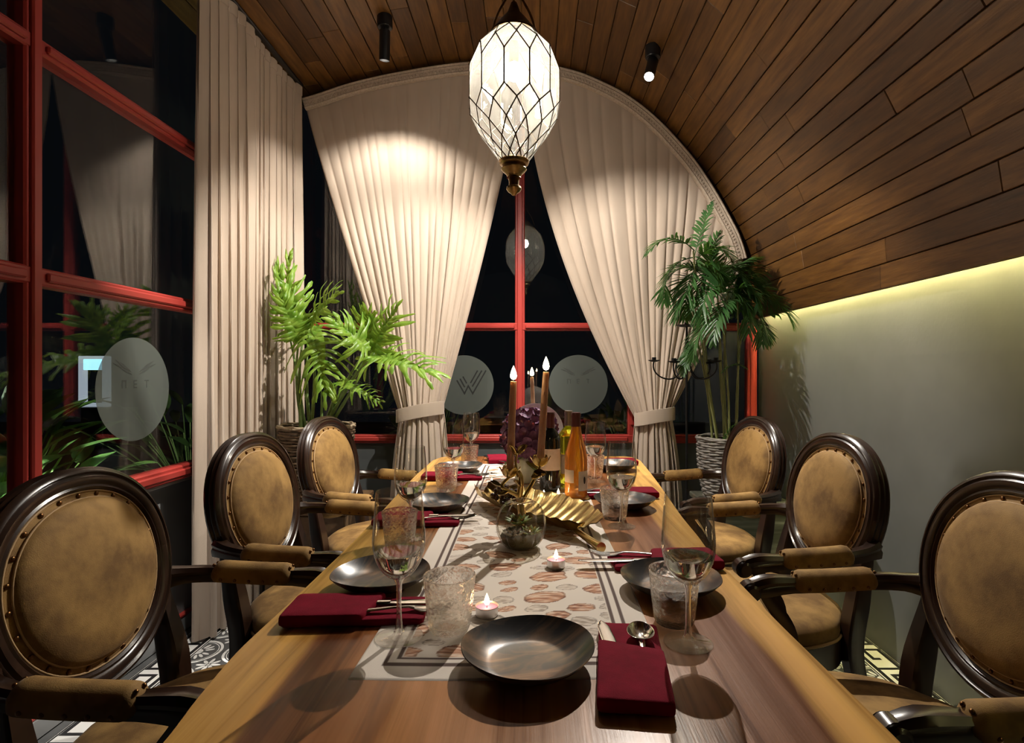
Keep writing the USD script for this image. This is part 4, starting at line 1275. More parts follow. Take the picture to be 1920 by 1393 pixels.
part(cd, 'flower_cup', cup_flower(c1), M['gold'], 50)
part(cd, 'flower_cup', cup_flower(c2), M['gold'], 50)


def small_leaf(p, d, up, L, W):
    rowsL = []
    for s in np.linspace(0, 1, 8):
        w = W * math.sin(math.pi * min(1, s * 0.93 + 0.05)) ** 0.8
        rowsL.append([(L * s, w * q, 0.12 * L * math.sin(math.pi * s) - 0.15 * w * (1 - q * q) * 2 + 0.004 * math.sin(q * 8)) for q in np.linspace(-1, 1, 7)])
    g = grid(np.array(rowsL))
    return basis(cat([g, flip((g[0] - [0, 0, 0.0012], g[1]))]), p, d, up)


for p, d, L in (((-0.01, 0, 0.20), (-0.5, -0.3, 0.9), 0.035), ((-0.006, 0, 0.205), (0.6, -0.3, 0.7), 0.035), ((0.03, 0.006, 0.14), (0.9, -0.3, 0.5), 0.034), ((0.035, 0.006, 0.155), (0.95, -0.2, -0.05), 0.032), ((-0.03, -0.015, 0.112), (-0.8, -0.3, -0.3), 0.03), ((0.004, 0, 0.12), (-0.6, -0.4, 0.6), 0.03), ((-0.05, -0.02, 0.125), (-0.9, 0.2, 0.4), 0.03)):
    part(cd, 'leaf', small_leaf(p, d, (0, -0.7, 0.7), L, L * 0.24), M['gold'], True)
candle('taper_candle', 'tall brown taper candle, left one of the lit pair in the gold candelabrum', np.array([CX, CYY, zz]) + c1 + [0, 0, -0.002], (-0.052, 1.47, 1.146), 0.0102, 0.0090)
candle('taper_candle', 'tall brown taper candle, right and taller one of the lit pair in the gold candelabrum', np.array([CX, CYY, zz]) + c2 + [0, 0, -0.002], (0.034, 1.495, 1.171), 0.0102, 0.0088)

t = thing('candlestick', 'slim gold candlestick hidden behind the purple flower head', 'candle holder', (0.004, 2.36, ON))
part(t, 'foot', lathe([(0.0, 0.0), (0.035, 0.0), (0.036, 0.003), (0.012, 0.010), (0.006, 0.03), (0.0, 0.03)], 28), M['gold'], 40)
part(t, 'stem', lathe([(0.0, 0.02), (0.006, 0.02), (0.005, 0.09), (0.008, 0.095), (0.005, 0.10), (0.005, 0.142), (0.0, 0.142)], 20), M['gold'], 40)
part(t, 'cup', lathe([(0.0, 0.138), (0.009, 0.139), (0.0125, 0.148), (0.013, 0.162), (0.0105, 0.162), (0.010, 0.15), (0.0, 0.149)], 20), M['gold'], 40)
candle('taper_candle', 'thin brown taper candle rising behind the purple flower head, lit', (0.004, 2.36, ON + 0.149), (-0.006, 2.36, 1.150), 0.0098, 0.0082)

# ------------------------------------------------------------------ round ribbed terrarium
terr = thing('glass_terrarium', 'round ribbed glass bowl on the runner, shaped like a pumpkin, holding succulents', 'glass bowl', (-0.029, 1.335, ON))
a = np.linspace(0, 2 * math.pi, 97)
prof = [(0.020, 0.000), (0.036, 0.004), (0.052, 0.022), (0.0605, 0.046), (0.0615, 0.060), (0.058, 0.078), (0.047, 0.098), (0.034, 0.109), (0.025, 0.112)]
pc = curve(np.array(prof), 34)
rowsO, rowsI = [], []
for r, z in pc:
    k = 1 - 0.11 * np.abs(np.cos(a * 4)) ** 5 * min(1, r / 0.04)
    rowsO.append(np.stack([r * k * np.cos(a), r * k * np.sin(a), np.full_like(a, z)], 1))
    r2 = max(r - 0.0016, 0.001)
    rowsI.append(np.stack([r2 * k * np.cos(a), r2 * k * np.sin(a), np.full_like(a, max(z, 0.0016) if z < 0.004 else z)], 1))
base0 = np.stack([0.0005 * np.cos(a), 0.0005 * np.sin(a), 0 * a], 1)
part(terr, 'bowl', clean(grid(np.array([base0] + rowsO))), M['bowl_glass'], 60)
p = np.stack([0.025 * np.cos(a[:-1]), 0.025 * np.sin(a[:-1]), 0 * a[:-1] + 0.112], 1)
part(terr, 'rim', sweep(p, circle(6, 0.0018), (0, 0, 1), closed=True), M['soft_glass'], True)
plain('moss', (0.075, 0.065, 0.03), 0.9)
noisy('succulent_green', (0.06, 0.14, 0.03), (0.20, 0.28, 0.09), (40, 40, 40), 3.0, 0.45, subsurface_weight=0.2, subsurface_scale=0.004)
noisy('succulent_dusky', (0.11, 0.10, 0.055), (0.26, 0.22, 0.13), (40, 40, 40), 3.0, 0.5)
noisy('dry_brown', (0.09, 0.045, 0.02), (0.20, 0.11, 0.05), (50, 50, 50), 3.0, 0.8)
solid('moss_bed', move(bumpy(lathe([(0.0, 0.0), (0.034, 0.001), (0.046, 0.012), (0.050, 0.024), (0.044, 0.034), (0.024, 0.040), (0.0, 0.041)], 40), 0.004, 90), (-0.029, 1.335, ON + 0.0045)), M['moss'], 'dark moss filling the bottom of the round glass bowl', 'moss', True, kind='stuff')


def succulent(label, loc, R, matl, up, n=3):
    t = thing('succulent', label, 'succulent', loc, 0, 'succulents in the glass bowl')
    rs = random.Random(int(R * 1e5))
    for ring in range(n):
        cnt = 9 - ring * 2
        for k in range(cnt):
            az = 2 * math.pi * (k + 0.5 * ring) / cnt
            el = 0.25 + 0.42 * ring
            L = R * (1 - 0.22 * ring)
            rowsL = []
            for s in np.linspace(0, 1, 6):
                w = R * 0.24 * math.sin(math.pi * min(1, 0.18 + s * 0.82)) ** 0.9
                th = w * 0.45
                rowsL.append([(L * s, w * math.cos(b), th * math.sin(b) + 0.15 * L * s * s) for b in np.linspace(0, 2 * math.pi, 9)])
            m = flip(grid(np.array(rowsL)))
            d = np.array([math.cos(az) * math.cos(el), math.sin(az) * math.cos(el), math.sin(el)])
            part(t, 'leaf', basis(m, d * R * 0.08, d, (0, 0, 1.0) if el < 1.2 else (1, 0, 0)), matl, True)
    return t


bx = np.array([-0.029, 1.335, ON + 0.028])
succulent('dark green succulent rosette at the right side inside the round glass bowl', bx + [0.020, -0.016, 0.008], 0.030, M['succulent_green'], (0, 0, 1))
succulent('dusky brown-green succulent rosette in the front of the round glass bowl', bx + [-0.017, -0.021, 0.006], 0.030, M['succulent_dusky'], (0, 0, 1))
succulent('tall green succulent rosette at the back inside the round glass bowl', bx + [-0.008, 0.014, 0.026], 0.034, M['succulent_green'], (0, 0, 1))

# ------------------------------------------------------------------ gold leaf dish and the grapes in it
ld = thing('gold_leaf_dish', 'gold dish shaped like a veined leaf with a thick cut stem, on the runner', 'dish', (0.105, 1.445, ON))
ax = np.array([-0.275, 0.365, 0.0])
LL = np.linalg.norm(ax)
nu, nv = 150, 81
su_, sv_ = np.linspace(0, 1, nu), np.linspace(-1, 1, nv)
U, Vv = np.meshgrid(su_, sv_, indexing='ij')
halfw = np.where(Vv > 0, 0.080, 0.150) * (np.sin(np.pi * np.clip(U * 0.93 + 0.03, 0, 1)) ** 0.62) * (1.05 - 0.25 * U)
edge = 1 + 0.05 * np.abs(Vv) ** 3 * np.sin(U * 26)
Lx = LL * (U - 0.16 * np.abs(Vv) ** 1.5 * (1 - U) + 0.02)
Ly = halfw * Vv * edge
vein = np.abs(((U * 1.0 - 0.22 * np.abs(Vv)) * 13) % 1.0 - 0.5)
Z = 0.010 + 0.034 * np.abs(Vv) ** 2.2 + 0.030 * np.clip(U - 0.55, 0, 1) ** 1.3 + 0.011 * vein - 0.004 * np.exp(-(Vv / 0.03) ** 2)
S = np.stack([Lx, Ly, Z], -1)
g = grid(S)
g2 = flip((grid(S - [0, 0, 0.0022])))
blade = basis(cat([g, g2]), (0, 0, 0), ax, (0, 0, 1))
part(ld, 'blade', blade, M['gold'], True)
part(ld, 'midrib', basis(tube(curve([(-0.01, 0, 0.014), (0.15, 0, 0.012), (0.32, 0, 0.014), (0.44, 0, 0.024)], 30), np.linspace(0.0055, 0.0015, 30), 8), (0, 0, 0), ax, (0, 0, 1)), M['gold'], True)
part(ld, 'stem', bumpy(cat([tube(curve([(0.0, 0.0, 0.014), (0.012, -0.05, 0.0165), (0.032, -0.100, 0.014), (0.052, -0.150, 0.0125)], 24), np.r_[np.linspace(0.006, 0.0095, 18), np.linspace(0.0095, 0.012, 6)], 16)]), 0.0006, 120), M['gold'], 50)

mat('grape_skin', {'t': ('texture_coordinate', {}), 'n': ('noise_texture', {'scale': 60.0}), 'r': ('rgb_ramp', {'ramp': [(0.3, (0.018, 0.006, 0.008)), (0.7, (0.05, 0.018, 0.02))]}), 'p': ('principled_bsdf', {'roughness': 0.28, 'coat_weight': 0.2})}, [('t.object', 'n.vector'), ('n.fac', 'r.fac'), ('r.color', 'p.base_color')])
gr = thing('grape_bunch', 'bunch of dark purple grapes lying in the left end of the gold leaf dish', 'grapes', (-0.085, 1.715, ON + 0.016))
rs = np.random.default_rng(4)
pl = []
while len(pl) < 26:
    q = rs.uniform(-1, 1, 3) * [0.045, 0.030, 0.024] + [0, 0, 0.026]
    if ((q[0] / 0.047) ** 2 + (q[1] / 0.032) ** 2 + ((q[2] - 0.02) / 0.030) ** 2) < 1 and all(np.linalg.norm(q - o) > 0.0125 for o in pl):
        pl.append(q)
for q in pl:
    part(gr, 'grape', ball(q, 0.0088, 2, (1, 1, 1.08)), M['grape_skin'], True)
part(gr, 'stalk', tube(curve([(-0.03, 0, 0.03), (0, 0.0, 0.048), (0.035, 0.012, 0.058)], 12), 0.0016, 6), M['dry_brown'], True)

# ------------------------------------------------------------------ bottles on the table
plain('bottle_black', (0.008, 0.010, 0.008), 0.06, coat_weight=0.5)
plain('green_glass', (0.62, 0.66, 0.05), 0.02, transmission_weight=0.85, ior=1.5)
plain('amber_glass', (0.80, 0.34, 0.06), 0.05, transmission_weight=0.55, ior=1.5)
noisy('label_paper', (0.60, 0.50, 0.43), (0.66, 0.56, 0.49), (80, 80, 80), 2.0, 0.7, coords='obj')
plain('foil_grey', (0.30, 0.25, 0.23), 0.35, metallic=0.4)
plain('foil_plum', (0.10, 0.025, 0.03), 0.35, metallic=0.3)
plain('label_ink', (0.05, 0.03, 0.03), 0.7)


def patch(r, z0, z1, a0, a1, n=16):
    a = np.radians(np.linspace(a0, a1, n))
    o = [np.stack([rr * np.cos(a), rr * np.sin(a), np.full(n, z)], 1) for rr, z in ((r - 0.0006, z0), (r, z0), (r, z1), (r - 0.0006, z1))]
    return grid(np.array(o))


def bottle(label, loc, prof, glass, foil, foil_z, labels, emblem=None):
    t = thing('wine_bottle', label, 'bottle', loc)
    pr = [(0.0, 0.004), (0.02, 0.0), (0.034, 0.0), (0.0372, 0.004)] + prof
    part(t, 'glass_body', lathe(pr + [(pr[-1][0] - 0.003, pr[-1][1]), (0.0, pr[-1][1] - 0.004)], 40), glass, 50)
    p = np.array(prof)
    zs = np.linspace(foil_z, p[-1, 1], 14)
    rr = np.interp(zs, p[:, 1], p[:, 0]) + 0.0006
    part(t, 'neck_foil', lathe([(rr[0] - 0.0006, zs[0])] + list(zip(rr, zs)) + [(rr[-1], zs[-1] + 0.001), (0.0, zs[-1] + 0.0015)], 32), foil, 50)
    for z0, z1, a0, a1 in labels:
        part(t, 'paper_label', patch(0.0383, z0, z1, a0, a1), M['label_paper'], 50)
    if emblem:
        z, a0, rz, ra = emblem
        k = np.linspace(0, 2 * math.pi, 20, endpoint=False)
        e = []
        for s in (1.0, 0.5):
            aa = np.radians(a0 + ra * s * np.sin(k))
            e.append(np.stack([0.0389 * np.cos(aa), 0.0389 * np.sin(aa), z + rz * s * np.cos(k)], 1))
        e = np.array([np.vstack([q, q[:1]]) for q in e])
        c = np.array([[0.0389 * math.cos(math.radians(a0)), 0.0389 * math.sin(math.radians(a0)), z]] * 21)
        g = grid(np.concatenate([e, c[None]], 0))
        part(t, 'label_emblem', cat([g, flip(g)]), M['label_ink'], label='dark oval emblem on the label')
    return t


bord = [(0.0380, 0.012), (0.0380, 0.178), (0.0355, 0.192), (0.025, 0.207), (0.0165, 0.217), (0.0148, 0.226), (0.0142, 0.262), (0.0152, 0.264), (0.0152, 0.274), (0.0140, 0.2755)]
burg = [(0.0380, 0.012), (0.0380, 0.120), (0.0362, 0.140), (0.0310, 0.165), (0.0235, 0.190), (0.0185, 0.210), (0.0158, 0.230), (0.0146, 0.262), (0.0156, 0.265), (0.0156, 0.275), (0.0143, 0.2775)]
bottle('dark wine bottle with a cream label, behind the right taper candle', (0.060, 1.985, ON), bord, M['bottle_black'], M['foil_plum'], 0.222, [(0.075, 0.150, 205, 335)])
bottle('yellow-green wine bottle with a grey neck foil, behind the orange bottle', (0.130, 2.06, ON), bord, M['green_glass'], M['foil_grey'], 0.222, [(0.05, 0.12, 190, 262)])
bottle('orange wine bottle with two pinkish labels, standing on a gold coaster', (0.142, 1.865, ON + 0.0055), burg, M['amber_glass'], M['foil_plum'], 0.232, [(0.024, 0.088, 278, 352), (0.050, 0.092, 190, 255)], (0.058, 312, 0.012, 7))
solid('coaster', move(lathe([(0.0, 0.0), (0.046, 0.0), (0.050, 0.0025), (0.049, 0.0042), (0.044, 0.0035), (0.0, 0.0032)], 40), (0.142, 1.865, ON)), M['gold'], 'round gold coaster under the orange bottle', 'coaster', 40)

# ------------------------------------------------------------------ purple hydrangea, its vase, the white plate behind
plain('vase_glass', (0.80, 0.82, 0.72), 0.25, transmission_weight=0.55, ior=1.45)
vs = thing('flower_vase', 'pale frosted vase under the purple hydrangea head', 'vase', (-0.026, 2.135, ON))
part(vs, 'body', lathe([(0.0, 0.0), (0.036, 0.0), (0.042, 0.006), (0.050, 0.05), (0.046, 0.09), (0.040, 0.105), (0.043, 0.115), (0.040, 0.115), (0.037, 0.105), (0.043, 0.09), (0.046, 0.05), (0.038, 0.010), (0.0, 0.008)], 40), M['vase_glass'], 50)
noisy('hydrangea_purple', (0.085, 0.022, 0.075), (0.27, 0.10, 0.22), (40, 40, 40), 3.0, 0.6, subsurface_weight=0.15, subsurface_scale=0.003)
hy = thing('hydrangea', 'big round head of deep purple hydrangea in the vase behind the candles', 'flower', (-0.014, 2.135, 0.928))
part(hy, 'stem', tube(curve([(-0.008, 0, -0.155), (-0.004, 0, -0.10), (0, 0, -0.02)], 12), 0.004, 8), M['succulent_green'], True)
rs = random.Random(9)
fl = []
nf = 130
for i in range(nf):
    zc = 1 - 2 * (i + 0.5) / nf
    if zc < -0.75:
        continue
    ph = i * 2.399963
    d = np.array([math.sqrt(1 - zc * zc) * math.cos(ph), math.sqrt(1 - zc * zc) * math.sin(ph), zc])
    R = 0.098 * rs.uniform(0.90, 1.08)
    for k in range(4):
        ang = k * math.pi / 2 + rs.uniform(-0.25, 0.25) + i
        u = np.cross(d, [0.3, 0.2, 1.0])
        u /= np.linalg.norm(u)
        w = np.cross(d, u)
        dd = u * math.cos(ang) + w * math.sin(ang)
        Lp = rs.uniform(0.019, 0.026)
        rowsL = []
        for s in np.linspace(0, 1, 5):
            wd = Lp * 0.56 * math.sin(math.pi * min(1, 0.12 + 0.80 * s)) ** 0.7
            rowsL.append([(Lp * s, wd * q, 0.004 * s * s + 0.0025 * q * q + rs.uniform(-0.0006, 0.0006)) for q in (-1, -0.5, 0, 0.5, 1)])
        g = grid(np.array(rowsL))
        part_m = basis(g, d * R, dd + d * rs.uniform(0.05, 0.5), d)
        fl.append(part_m)
part(hy, 'petals', cat(fl), M['hydrangea_purple'], True, kind='stuff')
part(hy, 'flower_core', bumpy(ball((0, 0, 0), 0.090, 3), 0.004, 60), M['hydrangea_purple'], True)
for d in ((0.9, -0.2, -0.1), (-0.9, -0.3, -0.15), (0.3, -0.9, -0.3)):
    part(hy, 'leaf', small_leaf((0, 0, -0.085), d, (0, 0, 1), 0.10, 0.030), M['succulent_green'], True)
plain('white_ceramic', (0.82, 0.80, 0.76), 0.2)
wp = thing('display_plate', 'round white plate standing upright behind the purple hydrangea', 'plate', (0.008, 2.262, ON + 0.0025))
v, f = lathe([(0.0, 0.0), (0.06, 0.0), (0.075, 0.004), (0.112, 0.014), (0.1135, 0.016), (0.111, 0.0165), (0.074, 0.0075), (0.058, 0.004), (0.0, 0.004)], 64)
v = np.stack([v[:, 0], -v[:, 2], v[:, 1]], 1)
c, s = math.cos(-0.16), math.sin(-0.16)
v = np.stack([v[:, 0], c * v[:, 1] - s * v[:, 2], s * v[:, 1] + c * v[:, 2]], 1)
c, s = math.cos(-0.0), math.sin(-0.0)
part(wp, 'dish', (v + [0, 0, 0.176], f), M['white_ceramic'], 50)
part(wp, 'plate_stand', cat([tube(curve([(s * 0.035, -0.030, 0.084), (s * 0.035, -0.024, 0.067), (s * 0.035, -0.02, 0.004), (s * 0.035, 0.04, 0.004), (s * 0.03, 0.045, 0.15)], 16), 0.002, 6) for s in (-1, 1)] + [tube([(-0.03, 0.045, 0.15), (0.03, 0.045, 0.15)], 0.002, 6)]), M['iron'], True)
# ------------------------------------------------------------------ plinths, woven baskets
noisy('plinth_wood', (0.13, 0.075, 0.035), (0.20, 0.12, 0.06), (30, 4, 30), 4.0, 0.45)
mat('plinth_stone', {'g': ('geometry', {}), 'm': ('mapping', {'scale': (3, 3, 26)}), 'n': ('noise_texture', {'scale': 1.0, 'detail': 4.0, 'distortion': 0.6}), 'r': ('rgb_ramp', {'ramp': [(0.3, (0.045, 0.05, 0.035)), (0.55, (0.10, 0.105, 0.08)), (0.7, (0.24, 0.245, 0.20))]}), 'p': ('principled_bsdf', {'roughness': 0.3})},
    [('g.position', 'm.vector'), ('m.vector', 'n.vector'), ('n.fac', 'r.fac'), ('r.color', 'p.base_color')])
t = thing('plinth', 'low brown wooden plinth under the brown woven basket', 'plinth', (-1.165, 3.09, 0))
part(t, 'body', box((0, 0, 0.223), (0.41, 0.48, 0.43), 0.006), M['plinth_wood'])
part(t, 'top_board', box((0, 0, 0.4545), (0.43, 0.50, 0.03), 0.006), M['plinth_wood'])
t = thing('plinth', 'low streaked grey-green stone plinth under the grey woven basket, against the right wall', 'plinth', (1.185, 3.175, 0))
part(t, 'body', box((0, 0, 0.215), (0.46, 0.42, 0.41), 0.004), M['plinth_stone'])
part(t, 'top_slab', box((0, 0, 0.4375), (0.48, 0.44, 0.03), 0.005), M['plinth_stone'])
noisy('rattan_brown', (0.08, 0.050, 0.030), (0.26, 0.18, 0.11), (25, 25, 60), 3.0, 0.55)
noisy('rattan_pale', (0.34, 0.26, 0.17), (0.55, 0.44, 0.31), (40, 40, 40), 3.0, 0.6)
noisy('rattan_grey', (0.13, 0.115, 0.10), (0.36, 0.33, 0.30), (25, 25, 60), 3.0, 0.5)
plain('soil', (0.02, 0.014, 0.009), 0.95)


def basket(label, loc, rad, h, nrow, nst, matl, rim, seed, r_strand):
    t = thing('woven_basket', label, 'basket', loc)
    n = nst * 8
    a = np.linspace(0, 2 * math.pi, n, endpoint=False)
    for k in range(nrow):
        z = (k + 0.5) * h / nrow
        R = rad(z / h)
        ph = math.pi * (k % 2)
        rr = R + 0.55 * r_strand * np.sin(a * nst / 2 + ph)
        p = np.stack([rr * np.cos(a), rr * np.sin(a), z + 0.0015 * np.sin(a * 5 + k * 1.7) + 0 * a], 1)
        part(t, 'strand', sweep(p, circle(6, r_strand) * [1, h / nrow / 2 / r_strand * 1.02], (0, 0, 1), closed=True), matl, True)
    st = []
    for q in range(nst):
        aa = 2 * math.pi * q / nst
        st.append(tube([((rad(s) - 0.002) * math.cos(aa), (rad(s) - 0.002) * math.sin(aa), s * h) for s in np.linspace(0, 1, 10)], 0.004, 6))
    part(t, 'stakes', cat(st), matl, True)
    R = rad(1.0)
    for k, (dr, dz) in enumerate(((0.0, 0.006), (0.006, 0.002), (-0.006, 0.003))):
        rr = R + dr
        p = np.stack([(rr + 0.003 * np.sin(a * nst / 3 + k * 2)) * np.cos(a), (rr + 0.003 * np.sin(a * nst / 3 + k * 2)) * np.sin(a), h + dz + 0.003 * np.cos(a * nst / 3 + k * 2)], 1)
        part(t, 'rim_braid', sweep(p, circle(6, 0.0065), (0, 0, 1), closed=True), rim, True)
    part(t, 'liner', lathe([(0.0, 0.002), (rad(0) - 0.012, 0.002), (rad(0.5) - 0.012, h * 0.5), (rad(0.9) - 0.012, h * 0.9), (0, h * 0.9)], 36), M['soil'], 50)
    return t


b1 = np.array([-1.185, 3.07, 0.4705])
basket('brown woven basket with a pale braided rim holding the lobed-leaf plant', b1, lambda s: 0.160 + 0.034 * s, 0.405, 26, 26, M['rattan_brown'], M['rattan_pale'], 1, 0.0072)
b2 = np.array([1.085, 3.16, 0.4535])
basket('grey woven basket on the stone plinth holding the tall palm canes', b2, lambda s: 0.112 + 0.040 * math.sin(min(1, s * 1.25) * math.pi / 2), 0.345, 24, 20, M['rattan_grey'], M['rattan_grey'], 2, 0.0066)

# ------------------------------------------------------------------ plant with deeply lobed leaves
mat('lobed_leaf_green', {'g': ('geometry', {}), 'n': ('noise_texture', {'scale': 26.0, 'detail': 3.0}), 'r': ('rgb_ramp', {'ramp': [(0.35, (0.13, 0.30, 0.025)), (0.65, (0.32, 0.50, 0.07))]}),
                         'p': ('principled_bsdf', {'roughness': 0.38}), 't': ('translucent_bsdf', {'color': (0.42, 0.58, 0.06)}), 'x': ('mix_closure', {'fac': 0.35})},
    [('g.position', 'n.vector'), ('n.fac', 'r.fac'), ('r.color', 'p.base_color'), ('p.BSDF', 'x.closure1'), ('t.BSDF', 'x.closure2')], 'x.closure')
noisy('petiole_green', (0.16, 0.27, 0.07), (0.28, 0.40, 0.14), (20, 20, 20), 3.0, 0.4)


def lobed_leaf(L, W, n, droop, seed, curl=0.0):
    rs = random.Random(seed)
    ms = []

    def mid(s):
        return np.array([L * s * (1 - 0.10 * droop * s), 0, -droop * L * s * s * 0.5])

    rowsM = []
    for s in np.linspace(0, 1, 14):
        w = 0.034 * (W / 0.15) * (1 - s) ** 0.6 * (0.5 + 0.8 * math.sin(math.pi * min(1, s + 0.15))) + 0.002
        c = mid(s)
        rowsM.append([c + [0, w * q, -0.10 * w * abs(q) + 0.002] for q in (-1, -0.5, 0, 0.5, 1)])
    ms.append(grid(np.array(rowsM)))
    for i in range(n):
        s = 0.03 + 0.93 * i / (n - 1)
        for side in (-1, 1):
            ang = math.radians(np.interp(s, [0, 0.15, 0.5, 1], [125, 90, 62, 18]) + rs.uniform(-14, 14))
            ln = W * np.interp(s, [0, 0.1, 0.35, 0.7, 1], [0.62, 0.9, 1.0, 0.78, 0.42]) * rs.uniform(0.72, 1.18)
            d = np.array([math.cos(ang), side * math.sin(ang)])
            e = np.array([-d[1], d[0]])
            wd = 0.0105 * (W / 0.15) * rs.uniform(0.75, 1.3)
            c0 = mid(s)
            k = 9
            rowsL = []
            wave = rs.uniform(0, 6)
            lr = rs.uniform(0.2, 1.6)
            for q in np.linspace(0, 1, k):
                w = wd * (1.15 - 0.55 * q + 0.24 * math.sin(q * 10 + wave)) * (1 if q < 0.93 else 0.45) * (0.75 + 0.25 * min(1, q * 4))
                bend = 0.16 * side * ln * q * q * rs.uniform(0.9, 1.1)
                p = c0[:2] + d * ln * q + np.array([abs(bend) * 0.6, 0])
                z = c0[2] + 0.16 * ln * math.sin(q * 2.2) - (0.22 + 0.5 * droop + curl) * lr * ln * q * q + 0.003 * math.sin(q * 11 + wave)
                rowsL.append([[p[0] + e[0] * w * h, p[1] + e[1] * w * h, z - 0.35 * w * h * h + 0.10 * w] for h in (-1, -0.5, 0, 0.5, 1)])
            ms.append(grid(np.array(rowsL)))
    return cat(ms)


ph = thing('lobed_leaf_plant', 'bright green plant with long stalks and deeply lobed leaves growing from the brown basket', 'potted plant', b1 + [0, 0, 0.37])
root = b1 + [0, 0, 0.37]
LEAVES = [  # stalk foot (px), knee, leaf base, tip, depth base, depth tip, half width, droop, up hint
    ((574, 800), (562, 690), (572, 620), (525, 520), 3.03, 2.98, 0.135, 0.5, (0.2, -0.9, 0.5)),
    ((578, 800), (575, 690), (580, 612), (616, 560), 3.05, 2.95, 0.130, 0.4, (-0.3, -0.9, 0.6)),
    ((584, 800), (590, 690), (588, 620), (606, 712), 2.96, 2.86, 0.145, 0.9, (0.1, -0.8, 0.8)),
    ((570, 800), (556, 700), (560, 640), (528, 560), 2.98, 2.92, 0.110, 0.6, (0.3, -0.9, 0.3)),
    ((600, 800), (650, 715), (688, 655), (640, 610), 2.93, 2.86, 0.120, 0.4, (0.2, -0.8, 0.7)),
    ((605, 800), (660, 715), (694, 668), (792, 690), 2.92, 2.78, 0.150, 0.5, (-0.1, -0.65, 0.9)),
    ((608, 800), (665, 722), (698, 664), (730, 590), 2.95, 2.92, 0.130, 0.5, (-0.3, -0.8, 0.6)),
    ((598, 800), (625, 750), (632, 716), (700, 745), 2.90, 2.82, 0.070, 0.5, (-0.2, -0.6, 0.9)),
    ((566, 800), (556, 700), (545, 640), (540, 500), 3.08, 3.06, 0.100, 0.6, (0.3, -0.9, 0.2)),
    ((602, 800), (655, 720), (690, 662), (690, 600), 3.02, 2.98, 0.115, 0.4, (0.0, -0.9, 0.5)),
]
for i, (f0, kn, bs, tp, d0, d1, W, dr, up) in enumerate(LEAVES):
    foot = P(f0[0], f0[1], 3.06)
    foot = np.array([np.clip(foot[0], b1[0] - 0.10, b1[0] + 0.12), 3.07 + 0.03 * math.sin(i * 2.1), root[2] - 0.005])
    q1, q2, q3 = P(*kn, (3.06 + d0) / 2), P(*bs, d0), P(*tp, d1)
    d = q3 - q2
    L = np.linalg.norm(d) * 1.12
    lf = lobed_leaf(L * 1.06, W * 1.22, 12, dr, 100 + i)
    m = basis(lf, q2 - root, d + np.array(up) * dr * L * 0.30, up)
    gx = m[0][:, 0] + root[0]
    under = np.maximum(0, -1.345 - gx)
    m[0][:, 0] += under - 0.045 * (1 - np.exp(-under / 0.045))
    leaf = part(ph, 'leaf', m, M['lobed_leaf_green'], True)
    part(leaf, 'stalk', tube(curve(np.array([foot, q1, q2]) - root, 18), np.linspace(0.0115, 0.0050, 18), 8), M['petiole_green'], True)
for i in range(3):
    x = b1[0] + [-0.03, 0.03, 0.07][i]
    part(ph, 'young_shoot', tube(curve(np.array([(x, 3.05, root[2]), (x + 0.01 * i, 3.03, root[2] + 0.10), (x - 0.02 + 0.03 * i, 3.02, root[2] + 0.22 + 0.03 * i)]) - root, 12), np.linspace(0.012, 0.002, 12), 8), M['petiole_green'], True)

# ------------------------------------------------------------------ tall palm
mat('palm_green', {'g': ('geometry', {}), 'n': ('noise_texture', {'scale': 9.0, 'detail': 2.0}), 'r': ('rgb_ramp', {'ramp': [(0.3, (0.022, 0.075, 0.022)), (0.7, (0.06, 0.16, 0.04))]}),
                   'p': ('principled_bsdf', {'roughness': 0.36}), 't': ('translucent_bsdf', {'color': (0.12, 0.30, 0.03)}), 'x': ('mix_closure', {'fac': 0.22})},
    [('g.position', 'n.vector'), ('n.fac', 'r.fac'), ('r.color', 'p.base_color'), ('p.BSDF', 'x.closure1'), ('t.BSDF', 'x.closure2')], 'x.closure')
noisy('cane_green', (0.13, 0.15, 0.05), (0.27, 0.28, 0.11), (30, 30, 6), 3.0, 0.45)


def frond(p0, p1, arch, n, width, seed):
    """A feather leaf: a bowed midrib and narrow leaflets on both sides."""
    rs = random.Random(seed)
    p0, p1 = np.array(p0, float), np.array(p1, float)
    mid = (p0 + p1) / 2 + np.array([0, 0, arch])
    rib = curve([p0, mid, p1], 40)
    ms = [tube(rib, np.linspace(0.0030, 0.0008, 40), 5)]
    t = np.gradient(rib, axis=0)
    t /= np.linalg.norm(t, axis=1, keepdims=True)
    L = np.linalg.norm(p1 - p0)
    for i in range(n):
        k = int(6 + 33 * i / (n - 1))
        s = k / 39
        side_v = np.cross(t[k], [0, 0, 1.0])
        if np.linalg.norm(side_v) < 0.2:
            side_v = np.cross(t[k], [0, 1.0, 0])
        side_v /= np.linalg.norm(side_v)
        up = np.cross(side_v, t[k])
        for sd in (-1, 1):
            ang = np.interp(s, [0, 1], [64, 26]) + rs.uniform(-9, 9)
            d = t[k] * math.cos(math.radians(ang)) + side_v * sd * math.sin(math.radians(ang))
            ln = width * math.sin(math.pi * (0.16 + 0.74 * s)) * rs.uniform(0.9, 1.1)
            w = 0.0048 + 0.002 * (width / 0.2)
            rowsL = []
            e = np.cross(d, up)
            e /= np.linalg.norm(e)
            dr = rs.uniform(0.10, 0.45)
            for q in np.linspace(0, 1, 6):
                ww = w * math.sin(math.pi * min(1, 0.10 + 0.88 * q)) ** 0.8 + 0.0004
                c = rib[k] + d * ln * q + up * 0.16 * ln * q - np.array([0, 0, dr]) * ln * q * q
                rowsL.append([c - e * ww + up * ww * 0.3, c, c + e * ww + up * ww * 0.3])
            ms.append(grid(np.array(rowsL)))
    return cat(ms)


